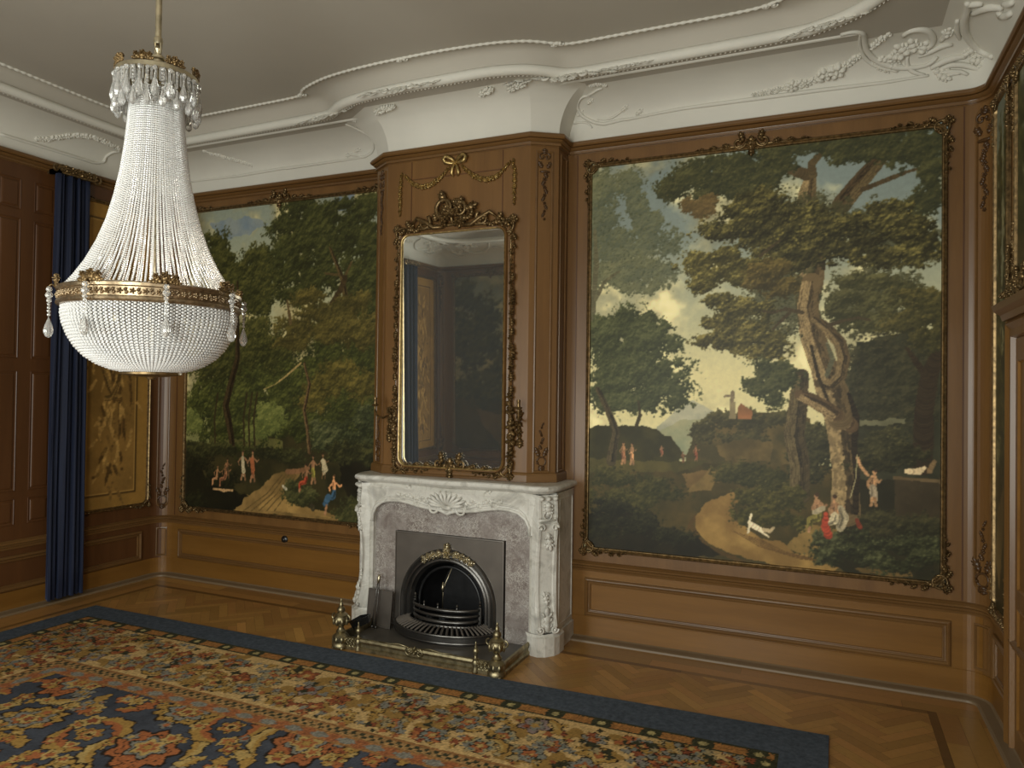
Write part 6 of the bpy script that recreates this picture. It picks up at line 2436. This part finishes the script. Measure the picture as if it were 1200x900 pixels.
# gilt ring
RG = .322
mb = MB()
mb.lathe([(RG - .012, ZR - .036), (RG + .004, ZR - .036), (RG + .010, ZR - .030), (RG + .008, ZR - .020), (RG + .002, ZR - .016), (RG + .002, ZR + .016), (RG + .008, ZR + .020), (RG + .010, ZR + .030), (RG + .002, ZR + .036), (RG - .012, ZR + .036)], (CC[0], CC[1], 0), 96)
mb.build('ring', M_RING, ch, True, 40)
m2 = MB()
t_ = 2 * pi / 48
Fq = frame(Cz(RG + .003, PH0 + t_ / 2, ZR), (-sin(PH0 + t_ / 2), cos(PH0 + t_ / 2), 0), (0, 0, 1), (cos(PH0 + t_ / 2), sin(PH0 + t_ / 2), 0))
m2.rosette(Fq, 0, 0, .012, .006)
m2.leaf(Fq, .014, .0, .8, .016, .011, .005)
m2.leaf(Fq, -.014, .0, pi + .8, .016, .011, .005)
ring_copies(m2.build('ring_relief', M_RING, ch, True), 48)
ring_copies(spray(PH0 + .0, RG + .006, ZR + .034, 1.1).build('ring_spray', M_GILTD, ch, True), 8)
# pendants: chain of three beads and a pear drop
m2 = MB()
p = Cz(RG + .028, PH0, ZR + .03)
m2.tube([Cz(RG + .004, PH0, ZR + .022), Cz(RG + .02, PH0, ZR + .038), p], .003, 5)
pend = m2.build('pendant', M_GILTD, ch, True)
m3 = MB()
m3.ball((p[0], p[1], p[2] - .012), .011, 8, 6)
m3.ball((p[0], p[1], p[2] - .034), .0135, 8, 6)
m3.ball((p[0], p[1], p[2] - .054), .009, 8, 6)
for i in range(4):
    m3.ball((p[0], p[1], p[2] - .068 - i * .013), .0065, 7, 5)
beads = m3.build('pendant_beads', M_DROP, pend)
m3 = MB()
m3.lathe([(.001, -.078), (.009, -.074), (.0155, -.06), (.0165, -.05), (.012, -.03), (.005, -.012), (.001, 0)], (p[0], p[1], p[2] - .115), 10)
dropo = m3.build('pear_drop', M_DROP, pend)
for k in range(1, 8):
    a = 2 * pi * k / 8
    c = pend.copy()
    COL.objects.link(c)
    c.parent = ch
    c.rotation_euler = (0, 0, a)
    for q in (beads, dropo):
        d = q.copy()
        COL.objects.link(d)
        d.parent = c
# bowl strands
BOWL = [(.312, ZR - .035), (.314, 2.085), (.308, 2.05), (.292, 2.005), (.268, 1.963), (.236, 1.927), (.196, 1.899), (.150, 1.880), (.10, 1.868), (.06, 1.862)]
ring_copies(bead_string(BOWL, .0058, .0118, 6, 4, PH0 + .01).build('bowl_strand', M_BEAD, ch), NS)
m2 = MB()
inner = bead_string([(r - .003, z + .006) for r, z in BOWL[:-1]], .0056, .0118, 5, 4, PH0 + .01)
V = np.array(inner.v) - np.array((CC[0], CC[1], 0))
for k in range(100):
    a = 2 * pi * (k + .5) / 100
    R2 = np.array(((cos(a), -sin(a), 0), (sin(a), cos(a), 0), (0, 0, 1)))
    m2.add(V @ R2.T + np.array((CC[0], CC[1], 0)), inner.f)
tag(m2.build('inner_bowl_strands', M_BEAD, ch), None, None, None, 'stuff')
mb = MB()
mb.lathe([(.10, 1.872), (.112, 1.866), (.112, 1.858), (.06, 1.850), (.02, 1.848), (.016, 1.84), (.001, 1.838)], (CC[0], CC[1], 0), 32)
mb.build('bottom_cap', M_GILTD, ch, True, 40)
# six small lamps inside
mb = MB()
for k in range(6):
    a = 2 * pi * k / 6 + .3
    mb.tube([Cz(.008, a, 2.16), Cz(.08, a, 2.06), Cz(.14, a, 2.06)], .006, 6)
    mb.lathe([(.014, 0), (.014, .05), (.010, .055)], Cz(.14, a, 2.06), 10)
mb.build('lamp_arms', M_BRASSB, ch, True, 40)
m2 = MB()
m2.lathe([(.006, 0), (.014, .015), (.016, .03), (.009, .055), (.002, .07)], Cz(.14, .3, 2.115), 10)
ring_copies(m2.build('bulb', M_BULB, ch, True), 6)
for k in range(2):
    l = bpy.data.lights.new('lamp_glow', 'POINT')
    l.energy = LAMP_W
    l.shadow_soft_size = .03
    l.color = (1, .92, .78)
    o = bpy.data.objects.new('lamp_glow', l)
    o.location = Cz(.14, 2 * pi * (k * 2) / 6 + .3, 2.24)
    COL.objects.link(o)

# ------------------------------------------------------------------ plaster rococo work of the cove
def pscroll(name, F, fn):
    mb = MB()
    fn(mb, F)
    return mb.build(name, M_PLASTER, ceiling, True)


def on_cove(pts):
    return [px_cove(*p) for p in pts]


def pxtube(mb, pts, r, F=F_COVE, n0=.004):
    P = on_cove(pts)
    P = np.array(P)
    s = np.r_[0, np.cumsum(np.linalg.norm(np.diff(P, axis=0), axis=1))]
    t = np.linspace(0, s[-1], max(6, int(s[-1] / .02)))
    a = np.interp(t, s, P[:, 0])
    b = np.interp(t, s, P[:, 1])
    # light smoothing
    for _ in range(2):
        a[1:-1] = (a[:-2] + 2 * a[1:-1] + a[2:]) / 4
        b[1:-1] = (b[:-2] + 2 * b[1:-1] + b[2:]) / 4
    k = np.linspace(0, 1, len(a))
    rr = r * (.45 + .75 * np.sin(np.clip(k, .06, .94) * pi) ** .6)
    mb.ftube(F, list(zip(a, b)), list(rr), 6, n0)
    return list(zip(a, b))


def spray_line(mb, pts, w, h=.014, rnd=random.Random(3)):
    P = on_cove(pts)
    mb.garland(F_COVE, P, w, h, .002, 1.1, rnd)


# panel mouldings of the cove, right and left of the breast
def right_panel(mb, F):
    pxtube(mb, [(692, 112), (684, 112), (678, 118), (676, 126), (682, 136), (694, 143), (706, 146), (730, 141), (760, 136)], .011)
    pxtube(mb, [(730, 141), (800, 127.5), (880, 117), (960, 105.5), (1040, 96), (1088, 88)], .012)
    pxtube(mb, [(688, 112), (696, 108), (700, 104), (706, 103)], .008)
    pxtube(mb, [(672, 146), (680, 142), (690, 144), (694, 150)], .007)
    pxtube(mb, [(700, 140), (715, 140), (724, 134), (731, 128)], .008)
    for q in ((728, 131), (745, 135), (688, 122), (676, 136)):
        a, b = px_cove(*q)
        mb.leaf(F_COVE, a, b, .6, .07, .03, .014)
    spray_line(mb, [(690, 100), (700, 98), (712, 100)], .03)


def left_panel(mb, F):
    pxtube(mb, [(405, 145), (420, 152), (432, 158), (438, 168), (437, 178), (428, 184), (410, 187)], .010)
    pxtube(mb, [(428, 184), (380, 191), (330, 198), (280, 206), (225, 213)], .011)
    pxtube(mb, [(408, 180), (414, 182), (424, 183)], .008)
    spray_line(mb, [(296, 194), (284, 190), (268, 186), (258, 182), (248, 180), (238, 176)], .04)
    spray_line(mb, [(412, 140), (424, 142), (434, 146)], .04)
    for q in ((405, 184), (416, 178), (420, 150)):
        a, b = px_cove(*q)
        mb.leaf(F_COVE, a, b, .3, .07, .035, .014)


pscroll('cove_panel_moulding', F_COVE, right_panel)
pscroll('cove_panel_moulding', F_COVE, left_panel)


def right_sprays(mb, F):
    spray_line(mb, [(880, 111), (898, 108), (915, 104), (932, 99)], .035)
    spray_line(mb, [(918, 103), (930, 100), (945, 98), (958, 92)], .055, .02)
    spray_line(mb, [(955, 92), (972, 84), (984, 80)], .09, .035)
    spray_line(mb, [(984, 80), (998, 72), (1010, 62)], .05, .016)
    a, b = px_cove(980, 83)
    mb.rosette(F, a, b, .06, .035, .006, 6)
    a, b = px_cove(928, 101)
    mb.rosette(F, a, b, .045, .025, .006, 6)


pscroll('cove_flower_spray', F_COVE, right_sprays)


def corner_cartouche(mb, F):
    pxtube(mb, [(985, 40), (1000, 36), (1012, 38), (1013, 48), (1015, 58), (1022, 68), (1034, 75), (1050, 79), (1068, 80), (1085, 77), (1095, 72), (1098, 66)], .016)
    pxtube(mb, [(1008, 40), (1007, 54), (1012, 66), (1020, 74), (1034, 80), (1052, 84)], .011)
    pxtube(mb, [(1058, 42), (1064, 36), (1074, 33), (1086, 34), (1093, 42), (1094, 50), (1088, 56), (1078, 60), (1066, 61)], .018)
    pxtube(mb, [(1064, 64), (1062, 72), (1064, 80), (1072, 86), (1084, 88)], .012)
    for q, an, L in (((1066, 62), 2.4, .12), ((1072, 60), 1.9, .11), ((1060, 66), 3.0, .10), ((1078, 62), 1.2, .09)):
        a, b = px_cove(*q)
        mb.leaf(F_COVE, a, b, an, L, .07, .035)
    pxtube(mb, [(1076, 66), (1088, 62), (1098, 56), (1108, 52), (1116, 52)], .015)
    pxtube(mb, [(1090, 80), (1104, 72), (1118, 67), (1132, 66)], .018)
    pxtube(mb, [(1096, 84), (1112, 76), (1128, 76), (1142, 80), (1152, 84)], .015)
    pxtube(mb, [(1096, 86), (1112, 84), (1126, 84), (1134, 88)], .012)
    pxtube(mb, [(1104, 90), (1114, 87), (1126, 86)], .010)
    pxtube(mb, [(1102, 48), (1107, 44), (1108, 38), (1104, 36)], .012)
    for q, an in (((1094, 85), 0), ((1098, 88), -.5), ((1128, 66), .6), ((1136, 70), -.3), ((1144, 78), -.2), ((1108, 44), 1.4), ((1028, 68), -.5), ((1040, 77), -.2)):
        a, b = px_cove(*q)
        mb.leaf(F_COVE, a, b, an, .09, .05, .024)
    spray_line(mb, [(1020, 56), (1028, 48), (1036, 42), (1044, 38)], .045, .02)
    spray_line(mb, [(1020, 72), (1030, 80), (1042, 84)], .03, .014)


pscroll('corner_cartouche', F_COVE, corner_cartouche)


# scrolls of the right-hand cove, meeting in the corner
def F_SCR(a, b, n):
    return F_COVER(a, b, n)


def px_cover(u, v):
    d_ = FW + (u - 600) / FPX * RT2 + (450 - v) / FPX * UP2
    best = None
    for b in np.linspace(-.1, .9, 201):
        d, z, _, _ = cove_pt(b)
        t = (XR - d) / d_[0]
        e_ = abs(CAM_H + d_[2] * t - z)
        if best is None or e_ < best[0]:
            best = (e_, d_[1] * t, b)
    return best[1], best[2]


def right_cartouche(mb, F):
    def tb(pts, r):
        P = [px_cover(*p) for p in pts]
        P = np.array(P)
        s = np.r_[0, np.cumsum(np.linalg.norm(np.diff(P, axis=0), axis=1))]
        t = np.linspace(0, s[-1], max(6, int(s[-1] / .02)))
        a, b = np.interp(t, s, P[:, 0]), np.interp(t, s, P[:, 1])
        for _ in range(2):
            a[1:-1] = (a[:-2] + 2 * a[1:-1] + a[2:]) / 4
            b[1:-1] = (b[:-2] + 2 * b[1:-1] + b[2:]) / 4
        k = np.linspace(0, 1, len(a))
        mb.ftube(F_COVER, list(zip(a, b)), list(r * (.5 + .7 * np.sin(np.clip(k, .06, .94) * pi) ** .6)), 6, .006)
    tb([(1134, 2), (1134, 12), (1130, 24), (1131, 36), (1138, 48), (1148, 58), (1160, 66), (1164, 66)], .020)
    tb([(1122, 24), (1122, 36), (1126, 46)], .014)
    tb([(1140, 16), (1148, 10), (1158, 7), (1168, 8), (1176, 10)], .020)
    tb([(1134, 6), (1142, 4), (1152, 2)], .016)
    tb([(1176, 4), (1184, 4), (1188, 0)], .018)
    tb([(1172, 12), (1172, 18), (1180, 19), (1186, 14)], .020)


mb = MB()
right_cartouche(mb, F_COVER)
mb.build('corner_cartouche', M_PLASTER, ceiling, True)


def px_covel(u, v):
    d_ = FW + (u - 600) / FPX * RT2 + (450 - v) / FPX * UP2
    best = None
    for b in np.linspace(-.1, .9, 201):
        d, z, _, _ = cove_pt(b)
        t = (XL + d) / d_[0]
        e_ = abs(CAM_H + d_[2] * t - z)
        if best is None or e_ < best[0]:
            best = (e_, d_[1] * t, b)
    return best[1], best[2]


mb = MB()
rl = random.Random(6)
for pts, r in (([(0, 157), (40, 169), (85, 183), (112, 192), (122, 190), (124, 183), (132, 178), (140, 177)], .012), ([(116, 165), (128, 172), (140, 178)], .010)):
    P = np.array([px_covel(*p) for p in pts])
    t = np.linspace(0, len(P) - 1, 50)
    a, b = np.interp(t, range(len(P)), P[:, 0]), np.interp(t, range(len(P)), P[:, 1])
    for _ in range(2):
        a[1:-1] = (a[:-2] + 2 * a[1:-1] + a[2:]) / 4
        b[1:-1] = (b[:-2] + 2 * b[1:-1] + b[2:]) / 4
    mb.ftube(F_COVEL, list(zip(a, b)), r, 6, .004)
mb.build('cove_panel_moulding', M_PLASTER, ceiling, True)
mb = MB()
mb.garland(F_COVEL, [px_covel(*p) for p in ((40, 162), (58, 163), (72, 160), (92, 158), (112, 161), (128, 168), (140, 174))], .055, .02, .002, 1.2, rl)
mb.build('cove_flower_spray', M_PLASTER, ceiling, True)


# acanthus bosses on the roll moulding and small sprays on the breast cove
def boss(x, y, s, ang):
    mb = MB()
    Fq = frame((x, y, ZSOF - .004), (cos(ang), sin(ang), 0), (-sin(ang) * .65, cos(ang) * .65, .75), (sin(ang) * .75, -cos(ang) * .75, -.65))
    for k in range(7):
        a = (k - 3) * .034 * s
        mb.leaf(Fq, a, .0, pi / 2 + (k - 3) * -.25 + (pi if k % 2 else 0), .07 * s, .045 * s, .022 * s, .018)
    mb.rosette(Fq, 0, .01, .035 * s, .03 * s, .02)
    for sg in (1, -1):
        mb.scroll(Fq, sg * .10 * s, -.01, .03 * s, pi / 2, .8, .010 * s, .016, -sg, .3)
        for k in range(4):
            mb.leaf(Fq, sg * (.13 + .05 * k) * s, .0, (0 if sg > 0 else pi) + (.4 if k % 2 else -.4), .07 * s, .03 * s, .014 * s, .02)
    return mb.build('acanthus_boss', M_PLASTER, ceiling, True)


boss(-2.83, 4.368, 1.0, 0)
boss(-3.66, 4.585, .95, -.15)
boss(-1.66, 4.61, 1.25, .1)
boss(-1.24, 4.62, .55, 0)
boss(-.02, 4.54, .8, -.3)
Fbc = frame((XB, 4.62, 3.945), (1, 0, 0), (0, -.8, .55), (0, -.5, -.85))
rn = random.Random(8)
for a0, a1 in ((.28, .40), (.50, .66), (-.62, -.42)):
    mb = MB()
    mb.garland(Fbc, [(a0, 0), ((a0 + a1) / 2, .02), (a1, .03)], .05, .02, .0, 1.2, rn)
    mb.build('breast_spray', M_PLASTER, ceiling, True)
# bows where the rope moulding changes direction
for (x, y) in ((-3.80, 4.47), (-2.74, 4.25), (-1.66, 4.45), (-.33, 4.48)):
    mb = MB()
    Fq = frame((x, y, ZTOP - .006), (1, 0, 0), (0, 1, 0), (0, 0, -1))
    mb.scroll(Fq, .02, .01, .022, 0, .8, .008, .004, 1, .3)
    mb.scroll(Fq, -.02, .01, .022, pi, .8, .008, .004, -1, .3)
    mb.blob(Fq, 0, 0, .02, .014, .012)
    mb.build('rope_bow', M_PLASTER, ceiling, True)


# the same rocaille in the corner seen by the mirror
def F_COVEN(a, b, n):
    d, z, nd, nz = cove_pt(b)
    return (a, YN + d + nd * n, z + nz * n)


def corner_rocaille(mb, F, o, sg):
    # o = corner position along the wall, sg = direction away from the corner
    A = lambda t: o + sg * t
    for pts, r in (([(.95, .34), (.88, .18), (.74, .08), (.58, .07), (.46, .14), (.45, .26), (.54, .33)], .02),
                   ([(.66, .36), (.60, .46), (.46, .48), (.36, .38), (.40, .26), (.52, .22)], .02),
                   ([(.50, .10), (.36, .08), (.24, .12), (.14, .24)], .02), ([(.42, .04), (.28, .03), (.16, .10)], .016)):
        P = np.array([(A(a), b) for a, b in pts])
        t = np.linspace(0, len(P) - 1, 40)
        a, b = np.interp(t, range(len(P)), P[:, 0]), np.interp(t, range(len(P)), P[:, 1])
        for _ in range(4):
            a[1:-1] = (a[:-2] + 2 * a[1:-1] + a[2:]) / 4
            b[1:-1] = (b[:-2] + 2 * b[1:-1] + b[2:]) / 4
        mb.ftube(F, list(zip(a, b)), list(r * (.5 + .7 * np.sin(np.linspace(.06, .94, 40) * pi))), 6, .005)
    for a, b, an in ((.5, .2, 1.2), (.46, .24, 2.0), (.42, .2, .4), (.3, .1, .8), (.22, .14, 2.2), (.6, .3, -.6)):
        mb.leaf(F, A(a), b, an, .12, .07, .03)
    mb.garland(F, [(A(.95), .2), (A(1.15), .16), (A(1.4), .08)], .06, .02, .002, 1.0, random.Random(4))


for F, o, sg in ((F_COVEL, YN + .1, 1), (F_COVEN, XL + .1, 1)):
    mb = MB()
    corner_rocaille(mb, F, o, sg)
    mb.build('corner_cartouche', M_PLASTER, ceiling, True)
